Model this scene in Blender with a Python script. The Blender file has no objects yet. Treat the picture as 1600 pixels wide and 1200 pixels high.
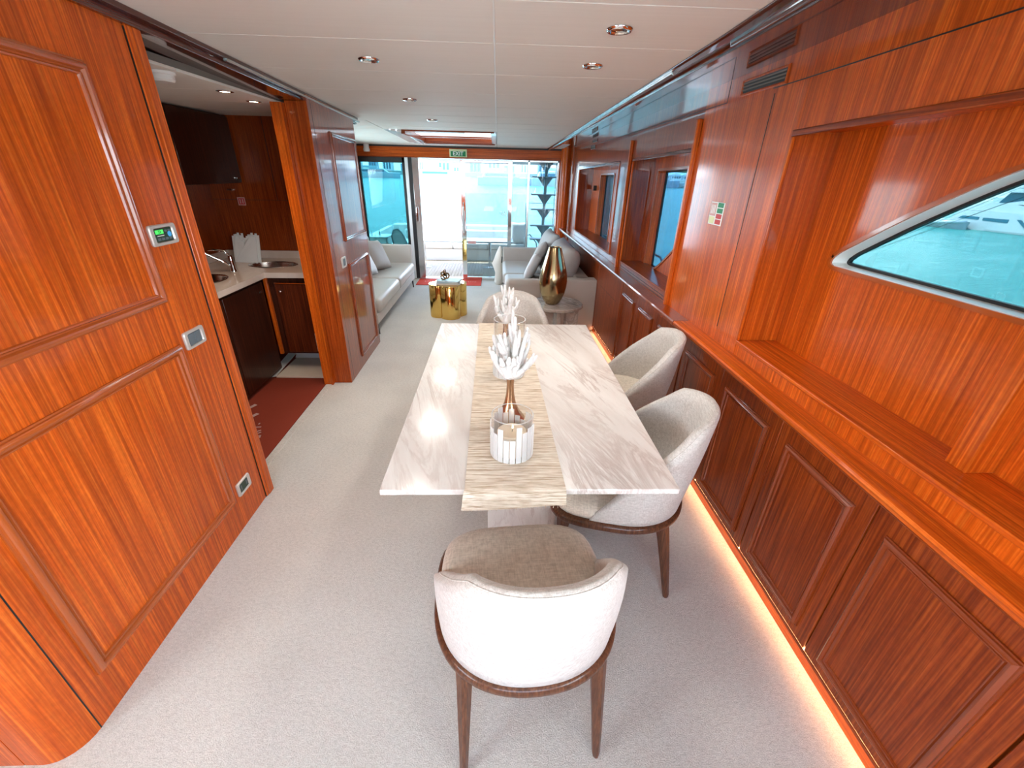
import bpy, bmesh, math, random
from mathutils import Vector, Matrix, geometry
random.seed(7)
sc = bpy.context.scene
COL = sc.collection
PI = math.pi

# ------------------------------------------------------------------ camera
cam_d = bpy.data.cameras.new('camera')
cam = bpy.data.objects.new('camera', cam_d); COL.objects.link(cam)
cam_d.sensor_width = 36.0; cam_d.lens = 36.0*663/1600; cam_d.clip_start = 0.02; cam_d.clip_end = 3000
Rm = ((0.99932708, 0.00603094, 0.03618019), (-0.02965733, -0.44755602, 0.89376398), (0.0215829, -0.89423556, -0.44707599))
cam.matrix_world = Matrix(((Rm[0][0], -Rm[0][1], -Rm[0][2], 0), (Rm[1][0], -Rm[1][1], -Rm[1][2], 0), (Rm[2][0], -Rm[2][1], -Rm[2][2], 1.70), (0, 0, 0, 1)))
sc.camera = cam

# ------------------------------------------------------------------ world, sun, light
w = bpy.data.worlds.new('world'); sc.world = w; w.use_nodes = True
nt = w.node_tree; nt.nodes.clear()
wo = nt.nodes.new('ShaderNodeOutputWorld'); bg = nt.nodes.new('ShaderNodeBackground')
tc = nt.nodes.new('ShaderNodeTexCoord'); sp = nt.nodes.new('ShaderNodeSeparateXYZ'); rp = nt.nodes.new('ShaderNodeValToRGB')
rp.color_ramp.elements[0].position = 0.0; rp.color_ramp.elements[0].color = (0.80, 0.90, 1.0, 1)
rp.color_ramp.elements[1].position = 0.7; rp.color_ramp.elements[1].color = (0.30, 0.52, 0.95, 1)
nt.links.new(tc.outputs['Generated'], sp.inputs[0]); nt.links.new(sp.outputs['Z'], rp.inputs[0])
nt.links.new(rp.outputs[0], bg.inputs[0]); bg.inputs[1].default_value = 7.0
nt.links.new(bg.outputs[0], wo.inputs[0])

def sun(vec, energy, col):
    d = bpy.data.lights.new('sun', 'SUN'); d.energy = energy; d.angle = 0.01; d.color = col
    o = bpy.data.objects.new('sun', d); COL.objects.link(o)
    o.rotation_euler = Vector(vec).to_track_quat('-Z', 'Y').to_euler(); return o
sun((0.46, -0.28, -0.84), 13.0, (1.0, 0.95, 0.88))

def area(name, loc, vec, sx, sy, energy, col):
    d = bpy.data.lights.new(name, 'AREA'); d.shape = 'RECTANGLE'; d.size = sx; d.size_y = sy; d.energy = energy; d.color = col
    o = bpy.data.objects.new(name, d); COL.objects.link(o); o.location = loc
    o.rotation_euler = Vector(vec).to_track_quat('-Z', 'Y').to_euler(); return o
# added fill lamps standing in for daylight at the forward end, behind the camera
area('forward_fill', (-0.1, -2.12, 1.45), (0, 1, 0.15), 2.2, 0.95, 9, (0.88, 0.99, 1.0))
area('forward_port_fill', (-2.45, -0.95, 1.45), (1, 0.45, 0.12), 1.4, 0.9, 25, (0.90, 0.99, 0.98))
area('forward_starboard_fill', (1.55, -1.05, 1.45), (-1, 0.2, 0.25), 1.5, 0.8, 37, (0.88, 0.99, 1.0))
# added fill lamp at an unseen port window beside the left sofa
area('saloon_side_fill', (-2.34, 5.95, 1.38), (1, -.1, -.12), 1.9, .62, 17, (0.90, 0.99, 1.0))

sc.view_settings.view_transform = 'Standard'; sc.view_settings.look = 'None'
sc.view_settings.exposure = 0.86; sc.view_settings.gamma = 1.0; sc.view_settings.use_curve_mapping = False

# ------------------------------------------------------------------ materials
M = {}
def newmat(n):
    m = bpy.data.materials.new(n); m.use_nodes = True; M[n] = m
    nt = m.node_tree; return m, nt, nt.nodes['Principled BSDF']
def N(nt, t, **kw):
    n = nt.nodes.new(t)
    for k, v in kw.items(): setattr(n, k, v)
    return n
def coords(nt, scale=(1, 1, 1), rot=(0, 0, 0), src='Object'):
    t = N(nt, 'ShaderNodeTexCoord'); mp = N(nt, 'ShaderNodeMapping')
    mp.inputs['Scale'].default_value = scale; mp.inputs['Rotation'].default_value = rot
    nt.links.new(t.outputs[src], mp.inputs[0]); return mp.outputs[0]
def noise(nt, vec, scale=1, detail=3, rough=.5, dist=0):
    n = N(nt, 'ShaderNodeTexNoise'); n.inputs['Scale'].default_value = scale; n.inputs['Detail'].default_value = detail
    n.inputs['Roughness'].default_value = rough; n.inputs['Distortion'].default_value = dist
    nt.links.new(vec, n.inputs['Vector']); return n.outputs['Fac']
def ramp(nt, fac, stops):
    r = N(nt, 'ShaderNodeValToRGB'); e = r.color_ramp.elements
    while len(e) < len(stops): e.new(0.5)
    for i, (p, c) in enumerate(stops): e[i].position = p; e[i].color = (*c, 1) if len(c) == 3 else c
    nt.links.new(fac, r.inputs[0]); return r.outputs[0]
def mix(nt, a, b, fac, mode='MIX'):
    m = N(nt, 'ShaderNodeMix', data_type='RGBA', blend_type=mode)
    for i, s in ((6, a), (7, b)):
        if isinstance(s, tuple): m.inputs[i].default_value = (*s, 1)
        else: nt.links.new(s, m.inputs[i])
    if isinstance(fac, (int, float)): m.inputs[0].default_value = fac
    else: nt.links.new(fac, m.inputs[0])
    return m.outputs[2]
def bump(nt, b, h, strength, dist=0.01):
    n = N(nt, 'ShaderNodeBump'); n.inputs['Strength'].default_value = strength; n.inputs['Distance'].default_value = dist
    nt.links.new(h, n.inputs['Height']); nt.links.new(n.outputs[0], b.inputs['Normal'])
def plain(n, col, rough=.5, metal=0, coat=0, emit=0, bumps=None, var=0.06, spec=None):
    m, nt, b = newmat(n)
    v = coords(nt); f = noise(nt, v, 9, 4)
    c2 = tuple(max(0, c*(1-var*2)) for c in col)
    nt.links.new(mix(nt, c2, col, f), b.inputs['Base Color'])
    b.inputs['Roughness'].default_value = rough; b.inputs['Metallic'].default_value = metal
    b.inputs['Coat Weight'].default_value = coat; b.inputs['Coat Roughness'].default_value = .06
    if spec is not None: b.inputs['Specular IOR Level'].default_value = spec
    if emit: b.inputs['Emission Color'].default_value = (*col, 1); b.inputs['Emission Strength'].default_value = emit
    if bumps: bump(nt, b, noise(nt, v, bumps[0], 3), bumps[1], bumps[2])
    return m
def wood(n, axis, light, mid, dark, rough=.34, coat=.32, crough=.09, fine=1.0, ribbon=.5):
    """sapele: fine grain along one axis with broken ribbon stripes across it"""
    m, nt, b = newmat(n)
    def sc3(across, along): return tuple(along if i == axis else across for i in range(3))
    g = noise(nt, coords(nt, sc3(150*fine, 3.0)), 1, 3, .55)
    r = noise(nt, coords(nt, sc3(62*fine, .8)), 1, 2, .5, .15)
    big = noise(nt, coords(nt, sc3(3.4, .6)), 1, 3, .5)
    fl = noise(nt, coords(nt, sc3(70, 55)), 1, 2, .5)
    c = ramp(nt, g, [(.30, dark), (.52, mid), (.72, light)])
    rr = ramp(nt, r, [(.40, (0.62, 0.55, 0.5)), (.60, (1.25, 1.22, 1.15))])
    c = mix(nt, c, rr, ribbon, 'MULTIPLY')
    bb = ramp(nt, big, [(.3, (0.82, 0.77, 0.72)), (.7, (1.12, 1.10, 1.08))])
    c = mix(nt, c, bb, .7, 'MULTIPLY')
    ff = ramp(nt, fl, [(.35, (0.86, 0.84, 0.8)), (.65, (1.1, 1.08, 1.05))])
    c = mix(nt, c, ff, .5, 'MULTIPLY')
    nt.links.new(c, b.inputs['Base Color'])
    b.inputs['Roughness'].default_value = rough; b.inputs['Coat Weight'].default_value = coat
    b.inputs['Coat Roughness'].default_value = crough; b.inputs['Specular IOR Level'].default_value = .22
    bump(nt, b, g, .05, .002)
    return m
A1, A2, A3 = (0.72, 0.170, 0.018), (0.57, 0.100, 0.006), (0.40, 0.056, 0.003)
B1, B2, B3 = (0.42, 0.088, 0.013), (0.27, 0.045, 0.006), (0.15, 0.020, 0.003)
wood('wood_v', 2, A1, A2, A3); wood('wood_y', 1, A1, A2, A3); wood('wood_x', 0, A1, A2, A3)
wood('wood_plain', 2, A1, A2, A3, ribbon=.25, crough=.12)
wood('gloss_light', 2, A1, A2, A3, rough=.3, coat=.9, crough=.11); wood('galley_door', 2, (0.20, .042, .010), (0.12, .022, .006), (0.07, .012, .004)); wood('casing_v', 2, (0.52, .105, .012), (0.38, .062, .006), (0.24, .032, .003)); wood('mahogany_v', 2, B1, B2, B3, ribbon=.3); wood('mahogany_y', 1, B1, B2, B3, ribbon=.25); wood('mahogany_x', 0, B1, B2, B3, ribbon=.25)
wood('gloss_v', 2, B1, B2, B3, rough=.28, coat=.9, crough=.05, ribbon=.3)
wood('cornice_y', 1, (0.16, 0.03, 0.012), (0.09, 0.016, 0.007), (0.05, 0.008, 0.004), rough=.25, coat=.9, crough=.04)
wood('walnut', 2, (0.17, 0.072, 0.036), (0.11, 0.043, 0.022), (0.06, 0.022, 0.012), rough=.35, coat=.25, ribbon=.2)
wood('teak', 1, (0.62, 0.50, 0.40), (0.52, 0.41, 0.32), (0.42, 0.33, 0.26), rough=.7, coat=0, ribbon=.2)
plain('mould_light', (0.47, 0.095, 0.012), .25, coat=.7, var=.14); plain('mould_dark', (0.27, 0.046, 0.008), .25, coat=.7, var=.14)
plain('black', (0.012, 0.011, 0.011), .45)
plain('rubber', (0.01, 0.01, 0.01), .5)
plain('steel', (0.72, 0.70, 0.67), .22, 1.0); plain('satin_steel', (0.66, 0.62, 0.58), .32, .45)
plain('chrome', (0.86, 0.87, 0.88), .07, 1.0)
plain('brass', (0.46, 0.35, 0.19), .17, 1.0)
plain('gold', (0.86, 0.56, 0.16), .07, 1.0)
plain('bronze', (0.30, 0.17, 0.08), .25, 1.0)
plain('copper', (0.50, 0.30, 0.17), .26, 1.0)
plain('white_paint', (0.80, 0.79, 0.76), .35, var=.03)
plain('white_gloss', (0.85, 0.86, 0.86), .25, coat=.5, var=.02)
plain('plastic_white', (0.80, 0.79, 0.77), .4, var=.03)
plain('switch_grey', (0.12, 0.15, 0.17), .3)
plain('screen_green', (0.06, 0.75, 0.10), .4, emit=.7)
plain('lcd_blue', (0.05, 0.30, 0.60), .4, emit=.3)
plain('lcd_dark', (0.02, 0.05, 0.03), .4)
plain('sign_green', (0.01, 0.22, 0.08), .5); plain('sign_cream', (0.75, 0.78, 0.45), .5)
plain('sign_white', (0.85, 0.87, 0.85), .5); plain('sign_red', (0.55, 0.04, 0.04), .5); plain('sign_pink', (0.65, 0.35, 0.32), .5)
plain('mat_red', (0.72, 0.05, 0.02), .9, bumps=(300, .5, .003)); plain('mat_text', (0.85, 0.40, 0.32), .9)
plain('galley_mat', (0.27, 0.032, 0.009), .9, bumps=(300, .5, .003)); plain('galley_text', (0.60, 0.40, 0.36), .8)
plain('coral', (0.80, 0.78, 0.75), .75, bumps=(140, .7, .003), var=.05)
plain('wax', (0.80, 0.66, 0.50), .5, spec=.3)
plain('paper', (0.80, 0.80, 0.78), .7); plain('paper_grey', (0.32, 0.36, 0.38), .5); plain('paper_cyan', (0.45, 0.70, 0.72), .5)
plain('sofa_leather', (0.52, 0.47, 0.42), .38, bumps=(40, .15, .004), var=.05)
plain('sofa_fabric', (0.55, 0.49, 0.44), .75, bumps=(500, .3, .001), var=.04)
plain('pillow_taupe', (0.40, 0.34, 0.30), .55, bumps=(25, .2, .006))
plain('pillow_grey', (0.50, 0.48, 0.46), .6, bumps=(18, .4, .01))
plain('pillow_silver', (0.70, 0.68, 0.68), .45, bumps=(22, .5, .01))
plain('bag_cloth', (0.85, 0.80, 0.70), .7, bumps=(18, .4, .01))
plain('deck_white', (0.80, 0.78, 0.74), .45, var=.03); plain('deck_cushion', (0.82, 0.80, 0.77), .7)
plain('towel_blue', (0.12, 0.42, 0.62), .8)
plain('galley_beige', (0.46, 0.36, 0.27), .6)
plain('yacht_white', (0.46, 0.50, 0.54), .3, coat=.3, var=.02); plain('yacht_glass', (0.03, 0.14, 0.20), .1)
plain('hull_grey', (0.30, 0.36, 0.38), .5); plain('rock', (0.30, 0.29, 0.27), .9); plain('rock_pale', (0.62, 0.60, 0.55), .9)
plain('foliage', (0.10, 0.17, 0.07), .9); plain('tower_grey', (0.30, 0.42, 0.50), .6); plain('shore_white', (0.75, 0.77, 0.76), .6)
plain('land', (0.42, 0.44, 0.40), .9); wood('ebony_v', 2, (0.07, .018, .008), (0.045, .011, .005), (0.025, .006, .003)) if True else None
plain('plate_beige', (0.80, 0.70, 0.58), .6)
plain('seam_dark', (0.20, 0.18, 0.16), .8)

def lamp_mat(n, col, s):
    m, nt, b = newmat(n); b.inputs['Base Color'].default_value = (*col, 1)
    b.inputs['Emission Color'].default_value = (*col, 1); b.inputs['Emission Strength'].default_value = s
lamp_mat('lamp_warm', (1.0, 0.80, 0.55), 14); lamp_mat('lamp_dim', (1.0, 0.90, 0.82), .45)
lamp_mat('led', (1.0, 0.58, 0.27), 14); lamp_mat('lamp_day', (0.85, 0.94, 1.0), 2.2)
lamp_mat('acrylic_lid_glow', (0.85, 0.93, 1.0), .8); lamp_mat('flame', (1.0, 0.75, 0.35), 3)

# ceiling: matt cream vinyl boards
m, nt, b = newmat('ceiling'); v = coords(nt, (2, 60, 2))
nt.links.new(mix(nt, (0.76, 0.725, 0.675), (0.81, 0.78, 0.73), noise(nt, v, 1, 3)), b.inputs['Base Color'])
b.inputs['Roughness'].default_value = .6; b.inputs['Specular IOR Level'].default_value = .2; bump(nt, b, noise(nt, coords(nt, (20, 240, 20)), 1, 3), .06, .002)
# carpet
m, nt, b = newmat('carpet')
f1 = noise(nt, coords(nt), 230, 4, .7); f2 = noise(nt, coords(nt), 2.2, 3); f3 = noise(nt, coords(nt, (55, 90, 40), (0, 0, .4)), 1, 3)
c = ramp(nt, f1, [(.3, (0.55, 0.505, 0.45)), (.62, (0.79, 0.75, 0.685))])
c = mix(nt, c, ramp(nt, f2, [(.35, (0.93, 0.93, 0.93)), (.65, (1.03, 1.03, 1.03))]), 1, 'MULTIPLY')
c = mix(nt, c, ramp(nt, f3, [(.35, (0.90, 0.89, 0.88)), (.6, (1.04, 1.04, 1.04))]), .8, 'MULTIPLY')
nt.links.new(c, b.inputs['Base Color']); b.inputs['Roughness'].default_value = 1; b.inputs['Specular IOR Level'].default_value = .1
b.inputs['Sheen Weight'].default_value = .2
bump(nt, b, f1, .8, .006)
# marbles
def marble(n, base, vein, rot, size=(.16, 1.1, .5), gloss=.09, thr=(.46, .50, .55), amt=.8):
    """streaks run along the mapped y axis; size = feature size across / along"""
    m, nt, b = newmat(n)
    t = N(nt, 'ShaderNodeTexCoord'); mp = N(nt, 'ShaderNodeMapping', vector_type='TEXTURE'); nt.links.new(t.outputs['Object'], mp.inputs[0])
    mp.inputs['Rotation'].default_value = rot; mp.inputs['Scale'].default_value = size; v = mp.outputs[0]
    f = noise(nt, v, 1.0, 9, .66, .9); g = noise(nt, v, 2.3, 8, .7, .7); h = noise(nt, v, .7, 5, .6, .4); k = noise(nt, coords(nt), 1.6, 3)
    v1 = ramp(nt, f, [(thr[0], (0, 0, 0)), (thr[1], (amt, amt, amt)), (thr[2], (0, 0, 0))])
    v2 = ramp(nt, g, [(.48, (0, 0, 0)), (.505, (amt*.6,)*3), (.54, (0, 0, 0))])
    msk = ramp(nt, k, [(.38, (.15, .15, .15)), (.60, (1, 1, 1))])
    cl = mix(nt, base, tuple(x*y_ for x, y_ in zip(base, (.84, .80, .78))), ramp(nt, h, [(.38, (0, 0, 0)), (.68, (1, 1, 1))]))
    c = mix(nt, cl, vein, mix(nt, (0, 0, 0), v1, msk)); c = mix(nt, c, tuple((x+y)/2 for x, y in zip(base, vein)), mix(nt, (0, 0, 0), v2, msk))
    nt.links.new(c, b.inputs['Base Color']); b.inputs['Roughness'].default_value = gloss
    b.inputs['Coat Weight'].default_value = .15; b.inputs['Coat Roughness'].default_value = .08
marble('marble_table', (0.84, 0.80, 0.755), (0.50, 0.395, 0.345), (.25, 0, .30), gloss=.16)
marble('marble_side', (0.52, 0.45, 0.40), (0.12, 0.08, 0.065), (.3, 0, .9), (.06, .3, .12), thr=(.42, .50, .58), amt=1)
marble('marble_counter', (0.72, 0.62, 0.54), (0.60, 0.50, 0.43), (0, 0, .5), (.2, .8, .4), gloss=.15, amt=.5)
# linen
def linen(n, c1, c2, k=1.0):
    m, nt, b = newmat(n)
    a = noise(nt, coords(nt, (420*k, 14*k, 420*k), src='Generated' if False else 'Object'), 1, 3, .6)
    d = noise(nt, coords(nt, (14*k, 420*k, 60*k)), 1, 3, .6)
    e = noise(nt, coords(nt, (60*k, 60*k, 420*k)), 1, 3, .6)
    s = N(nt, 'ShaderNodeMath', operation='ADD'); nt.links.new(a, s.inputs[0]); nt.links.new(d, s.inputs[1])
    s2 = N(nt, 'ShaderNodeMath', operation='ADD'); nt.links.new(s.outputs[0], s2.inputs[0]); nt.links.new(e, s2.inputs[1])
    s3 = N(nt, 'ShaderNodeMath', operation='MULTIPLY'); s3.inputs[1].default_value = .3333; nt.links.new(s2.outputs[0], s3.inputs[0])
    nt.links.new(ramp(nt, s3.outputs[0], [(.40, c2), (.58, c1)]), b.inputs['Base Color'])
    b.inputs['Roughness'].default_value = .9; b.inputs['Specular IOR Level'].default_value = .2; b.inputs['Sheen Weight'].default_value = .25
    bump(nt, b, s3.outputs[0], .5, .002)
linen('linen', (0.66, 0.61, 0.56), (0.44, 0.39, 0.345)); linen('linen_seat', (0.78, 0.685, 0.575), (0.55, 0.465, 0.375))
# woven runner: horizontal slubs
m, nt, b = newmat('runner')
f = noise(nt, coords(nt, (9, 230, 230)), 1, 4, .65); g = noise(nt, coords(nt, (30, 60, 60)), 1, 3)
c = ramp(nt, f, [(.36, (0.40, 0.29, 0.19)), (.46, (0.66, 0.54, 0.41)), (.58, (0.82, 0.74, 0.63))])
c = mix(nt, c, ramp(nt, g, [(.3, (.9, .88, .85)), (.7, (1.05, 1.05, 1.05))]), .8, 'MULTIPLY')
nt.links.new(c, b.inputs['Base Color']); b.inputs['Roughness'].default_value = .85; bump(nt, b, f, .6, .002)
# glass panes: tinted sheet with a mirror-like surface reflection
def glass(n, tint, refl=1.0, rough=0.0):
    m = bpy.data.materials.new(n); m.use_nodes = True; M[n] = m; nt = m.node_tree; nt.nodes.clear()
    o = N(nt, 'ShaderNodeOutputMaterial'); t = N(nt, 'ShaderNodeBsdfTransparent'); g = N(nt, 'ShaderNodeBsdfGlossy')
    t.inputs[0].default_value = (*tint, 1); g.inputs['Roughness'].default_value = rough; g.inputs['Color'].default_value = (refl, refl, refl, 1)
    lw = N(nt, 'ShaderNodeLayerWeight'); p5 = N(nt, 'ShaderNodeMath', operation='POWER'); p5.inputs[1].default_value = 4.5; nt.links.new(lw.outputs['Facing'], p5.inputs[0])
    ma = N(nt, 'ShaderNodeMath', operation='MULTIPLY_ADD'); ma.inputs[1].default_value = .9; ma.inputs[2].default_value = .035; nt.links.new(p5.outputs[0], ma.inputs[0])
    mx = N(nt, 'ShaderNodeMixShader'); nt.links.new(ma.outputs[0], mx.inputs[0]); nt.links.new(t.outputs[0], mx.inputs[1]); nt.links.new(g.outputs[0], mx.inputs[2])
    nt.links.new(mx.outputs[0], o.inputs[0])
glass('glass_teal', (0.22, 0.39, 0.40)); glass('glass_door', (0.50, 0.58, 0.60)); glass('glass_side', (0.36, 0.45, 0.44)); glass('glass_aft', (0.21, 0.35, 0.41)); glass('glass_clear', (0.97, 0.97, 0.97))
def frosted(n, col, mixf):
    m = bpy.data.materials.new(n); m.use_nodes = True; M[n] = m; nt = m.node_tree; b = nt.nodes['Principled BSDF']
    b.inputs['Base Color'].default_value = (*col, 1); b.inputs['Roughness'].default_value = .35
    t = N(nt, 'ShaderNodeBsdfTransparent'); mx = N(nt, 'ShaderNodeMixShader'); mx.inputs[0].default_value = mixf
    o = nt.nodes['Material Output']; nt.links.new(t.outputs[0], mx.inputs[1]); nt.links.new(b.outputs[0], mx.inputs[2]); nt.links.new(mx.outputs[0], o.inputs[0])
frosted('frosted_strip', (0.92, 0.91, 0.89), .42)
# water
m, nt, b = newmat('water')
f = noise(nt, coords(nt, (1.6, 3.2, 1)), 1, 7, .68); g = noise(nt, coords(nt, (.03, .03, 1)), 1, 3); h = noise(nt, coords(nt, (.30, .75, 1)), 1, 6, .7)
wc = mix(nt, (0.014, 0.25, 0.25), (0.035, 0.40, 0.35), g)
wc = mix(nt, wc, (0.17, 0.50, 0.46), ramp(nt, h, [(.46, (0, 0, 0)), (.66, (.8, .8, .8))]))  # wave sparkle painted into the colour as pale noise patches
nt.links.new(wc, b.inputs['Base Color'])
b.inputs['Roughness'].default_value = .20; b.inputs['Specular IOR Level'].default_value = .4
bump(nt, b, f, 1.0, .45)

# ------------------------------------------------------------------ mesh helpers
class MB:
    def __init__(s): s.v = []; s.f = []
    def add(s, vs, fs):
        o = len(s.v); s.v += [tuple(p) for p in vs]; s.f += [tuple(i+o for i in f) for f in fs]; return s
    def box(s, x0, x1, y0, y1, z0, z1):
        return s.add([(x, y, z) for x in (x0, x1) for y in (y0, y1) for z in (z0, z1)],
            [(0, 1, 3, 2), (4, 6, 7, 5), (0, 4, 5, 1), (2, 3, 7, 6), (0, 2, 6, 4), (1, 5, 7, 3)])
    def loft(s, rings, closed=True, caps=True):
        n = len(rings[0]); vs = [p for r in rings for p in r]; fs = []
        for i in range(len(rings)-1):
            for j in range(n if closed else n-1):
                k = (j+1) % n; fs.append((i*n+j, i*n+k, (i+1)*n+k, (i+1)*n+j))
        if caps: fs.append(tuple(range(n-1, -1, -1))); fs.append(tuple((len(rings)-1)*n+j for j in range(n)))
        return s.add(vs, fs)
    def prism(s, poly, vec):
        v = Vector(vec); return s.loft([[Vector(p) for p in poly], [Vector(p)+v for p in poly]])
    def lathe(s, prof, c=(0, 0, 0), n=32, caps=True):
        rings = [[(c[0]+r*math.cos(2*PI*k/n), c[1]+r*math.sin(2*PI*k/n), c[2]+z) for k in range(n)] for r, z in prof]
        return s.loft(rings, True, caps)
    def tube(s, pts, r, n=8):
        pts = [Vector(p) for p in pts]; rs = r if isinstance(r, (list, tuple)) else [r]*len(pts); rings = []
        for i, p in enumerate(pts):
            d = (pts[min(i+1, len(pts)-1)]-pts[max(i-1, 0)]).normalized()
            a = d.cross(Vector((0, 0, 1)));
            if a.length < .05: a = d.cross(Vector((0, 1, 0)))
            a.normalize(); bb = d.cross(a)
            rings.append([p+rs[i]*(a*math.cos(2*PI*k/n)+bb*math.sin(2*PI*k/n)) for k in range(n)])
        return s.loft(rings)
def obj(name, mb, mat, parent=None, bevel=0, smooth=False, sub=0, seg=2, flat_angle=None):
    me = bpy.data.meshes.new(name); me.from_pydata([tuple(p) for p in mb.v], [], mb.f)
    bm = bmesh.new(); bm.from_mesh(me); bmesh.ops.recalc_face_normals(bm, faces=bm.faces); bm.to_mesh(me); bm.free()
    me.materials.append(M[mat]); o = bpy.data.objects.new(name, me); COL.objects.link(o)
    if parent: o.parent = parent
    if smooth:
        for p in me.polygons: p.use_smooth = True
        if flat_angle: me.set_sharp_from_angle(angle=flat_angle)
    if bevel:
        md = o.modifiers.new('b', 'BEVEL'); md.width = bevel; md.segments = seg; md.limit_method = 'ANGLE'; md.angle_limit = .6
        for p in me.polygons: p.use_smooth = True
        if not sub: me.set_sharp_from_angle(angle=.7)
    if sub: md = o.modifiers.new('s', 'SUBSURF'); md.levels = sub; md.render_levels = sub
    return o
def box(name, mat, dims, parent=None, bevel=0, **k): return obj(name, MB().box(*dims), mat, parent, bevel, **k)
def thing(name, label, cat, loc=(0, 0, 0), rz=0, group=None):
    o = bpy.data.objects.new(name, None); COL.objects.link(o); o.location = loc; o.rotation_euler = (0, 0, rz)
    o.empty_display_size = .1; return tag(o, label, cat, group)
def tag(o, label, cat, group=None):
    o['label'] = label; o['category'] = cat
    if group: o['group'] = group
    return o
def struct(o): o['kind'] = 'structure'; return o
def sroot(name):
    o = bpy.data.objects.new(name, None); COL.objects.link(o); return struct(o)
def copy_tree(o, parent=None):
    c = o.copy(); COL.objects.link(c)
    if parent: c.parent = parent
    for ch in list(o.children): copy_tree(ch, c)
    return c
def text_mesh(name, s, size, mat, origin, ux, uy, parent, depth=.0008):
    """flat lettering laid on a surface; ux/uy are the reading and up directions"""
    cu = bpy.data.curves.new(name, 'FONT'); cu.body = s; cu.size = size; cu.extrude = depth; cu.align_x = 'CENTER'; cu.align_y = 'CENTER'; cu.offset = size*.02
    t = bpy.data.objects.new(name, cu); COL.objects.link(t); dg = bpy.context.evaluated_depsgraph_get()
    me = bpy.data.meshes.new_from_object(t.evaluated_get(dg)); bpy.data.objects.remove(t)
    ux = Vector(ux).normalized(); uy = Vector(uy).normalized(); uz = ux.cross(uy)
    mt = Matrix((ux, uy, uz)).transposed().to_4x4(); mt.translation = Vector(origin); me.transform(mt)
    me.materials.clear(); me.materials.append(M[mat]); o = bpy.data.objects.new(name, me); COL.objects.link(o); o.parent = parent; return o

# shape of the saloon: the ceiling falls slightly aft, the starboard side draws in aft of y = 2
zc = lambda y: 2.24-.028*y          # ceiling
zs = lambda y: 2.20-.022*y          # soffit
zr = lambda y: 1.920-.024*y         # top of the window recesses
def rs(y): return 0.0 if y <= 2 else -.018*(y-2)
def fz(z, y): return z(y) if callable(z) else z
def R(mb, x0, x1, y0, y1, z0, z1):
    """box on the starboard side that follows the line of the wall"""
    ys = [y0]+([2.0] if y0 < 2 < y1 else [])+[y1]
    return mb.loft([[(x0+rs(y), y, fz(z0, y)), (x1+rs(y), y, fz(z0, y)), (x1+rs(y), y, fz(z1, y)), (x0+rs(y), y, fz(z1, y))] for y in ys])
def Rprof(mb, prof, y0, y1):
    ys = [y0]+([2.0] if y0 < 2 < y1 else [])+[y1]
    return mb.loft([[(x+rs(y), y, fz(z, y)) for x, z in prof] for y in ys])
def frame(P, u0, v0, u1, v1a, v1b, w, h):
    """mitred moulding frame; P(u, v, d) -> point, v1a/v1b = top at u0/u1"""
    prof = [(0, 0), (0, h*.35), (w*.12, h*.40), (w*.14, h*.75), (w*.24, h*.98), (w*.38, h*1.1), (w*.50, h*1.0), (w*.56, h*.72), (w*.60, h*.45), (w*.70, h*.40), (w*.78, h*.62), (w*.88, h*.55), (w*.94, h*.15), (w, h*.1), (w, 0)]
    rings = []
    for off, d in prof:
        rings.append([P(u0+off, v0+off, d), P(u1-off, v0+off, d), P(u1-off, v1b-off, d), P(u0+off, v1a-off, d)])
    return MB().loft(rings, True, False)

# ------------------------------------------------------------------ floor
fl = MB(); T = .04
poly = [(-1.47, -2.2), (1.32, -2.2), (1.32, 4.9), (1.18, 7.5), (-2.25, 7.5), (-2.25, 4.42), (-1.44, 4.42), (-1.44, 1.9), (-1.47, 1.9)]
fl.prism([(x, y, -T) for x, y in poly], (0, 0, T))
# finer top so that the carpet can undulate by a few millimetres
floor = struct(obj('floor', fl, 'carpet'))
box('carpet_border', 'carpet', (-1.49, -1.44, 1.98, 3.42, -.03, .006), floor, .004)
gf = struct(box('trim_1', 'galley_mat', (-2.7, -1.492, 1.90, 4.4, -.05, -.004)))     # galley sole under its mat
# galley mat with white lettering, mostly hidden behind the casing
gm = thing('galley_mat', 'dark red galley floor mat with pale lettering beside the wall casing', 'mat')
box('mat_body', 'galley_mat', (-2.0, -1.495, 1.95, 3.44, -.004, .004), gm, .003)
def strokes(segs, z, w, mat, parent, name='lettering'):
    for s in segs:
        (x0, y0), (x1, y1) = s; a = Vector((x0, y0, z)); b_ = Vector((x1, y1, z)); n = (b_-a).normalized().cross(Vector((0, 0, 1)))*w/2
        obj(name, MB().prism([a-n, b_-n, b_+n, a+n], (0, 0, .0012)), mat, parent)

# ------------------------------------------------------------------ wall_left (port side, forward of the galley opening)
WL = struct(obj('wall_left', MB().loft([[(-1.47, y, 0), (-1.32, y, 0), (-1.32, y, zc(y)-.012), (-1.47, y, zc(y)-.012)] for y in (.80, 1.93)]), 'wood_v'))
mb = MB(); arc = [(-1.42+.10*math.cos(a), .80+.10*math.sin(a)) for a in [-PI/2*k/8 for k in range(9)]]
ring = lambda z: [(x, y, z if z < 1 else zc(y)-.012) for x, y in arc]+[(-1.47, .70, z if z < 1 else zc(.7)-.012), (-1.47, .797, z if z < 1 else zc(.8)-.012)]
obj('rounded_corner', mb.loft([ring(0), ring(2)]), 'wood_plain', WL, smooth=True, flat_angle=.6)
obj('seam', MB().box(-1.4705, -1.3195, .7975, .8015, .0, 2.20), 'black', WL)
obj('return_panel', MB().loft([[(-2.35, y, 0), (-1.474, y, 0), (-1.474, y, zc(y)-.012), (-2.35, y, zc(y)-.012)] for y in (.70, .78)]), 'wood_plain', WL)
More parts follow.
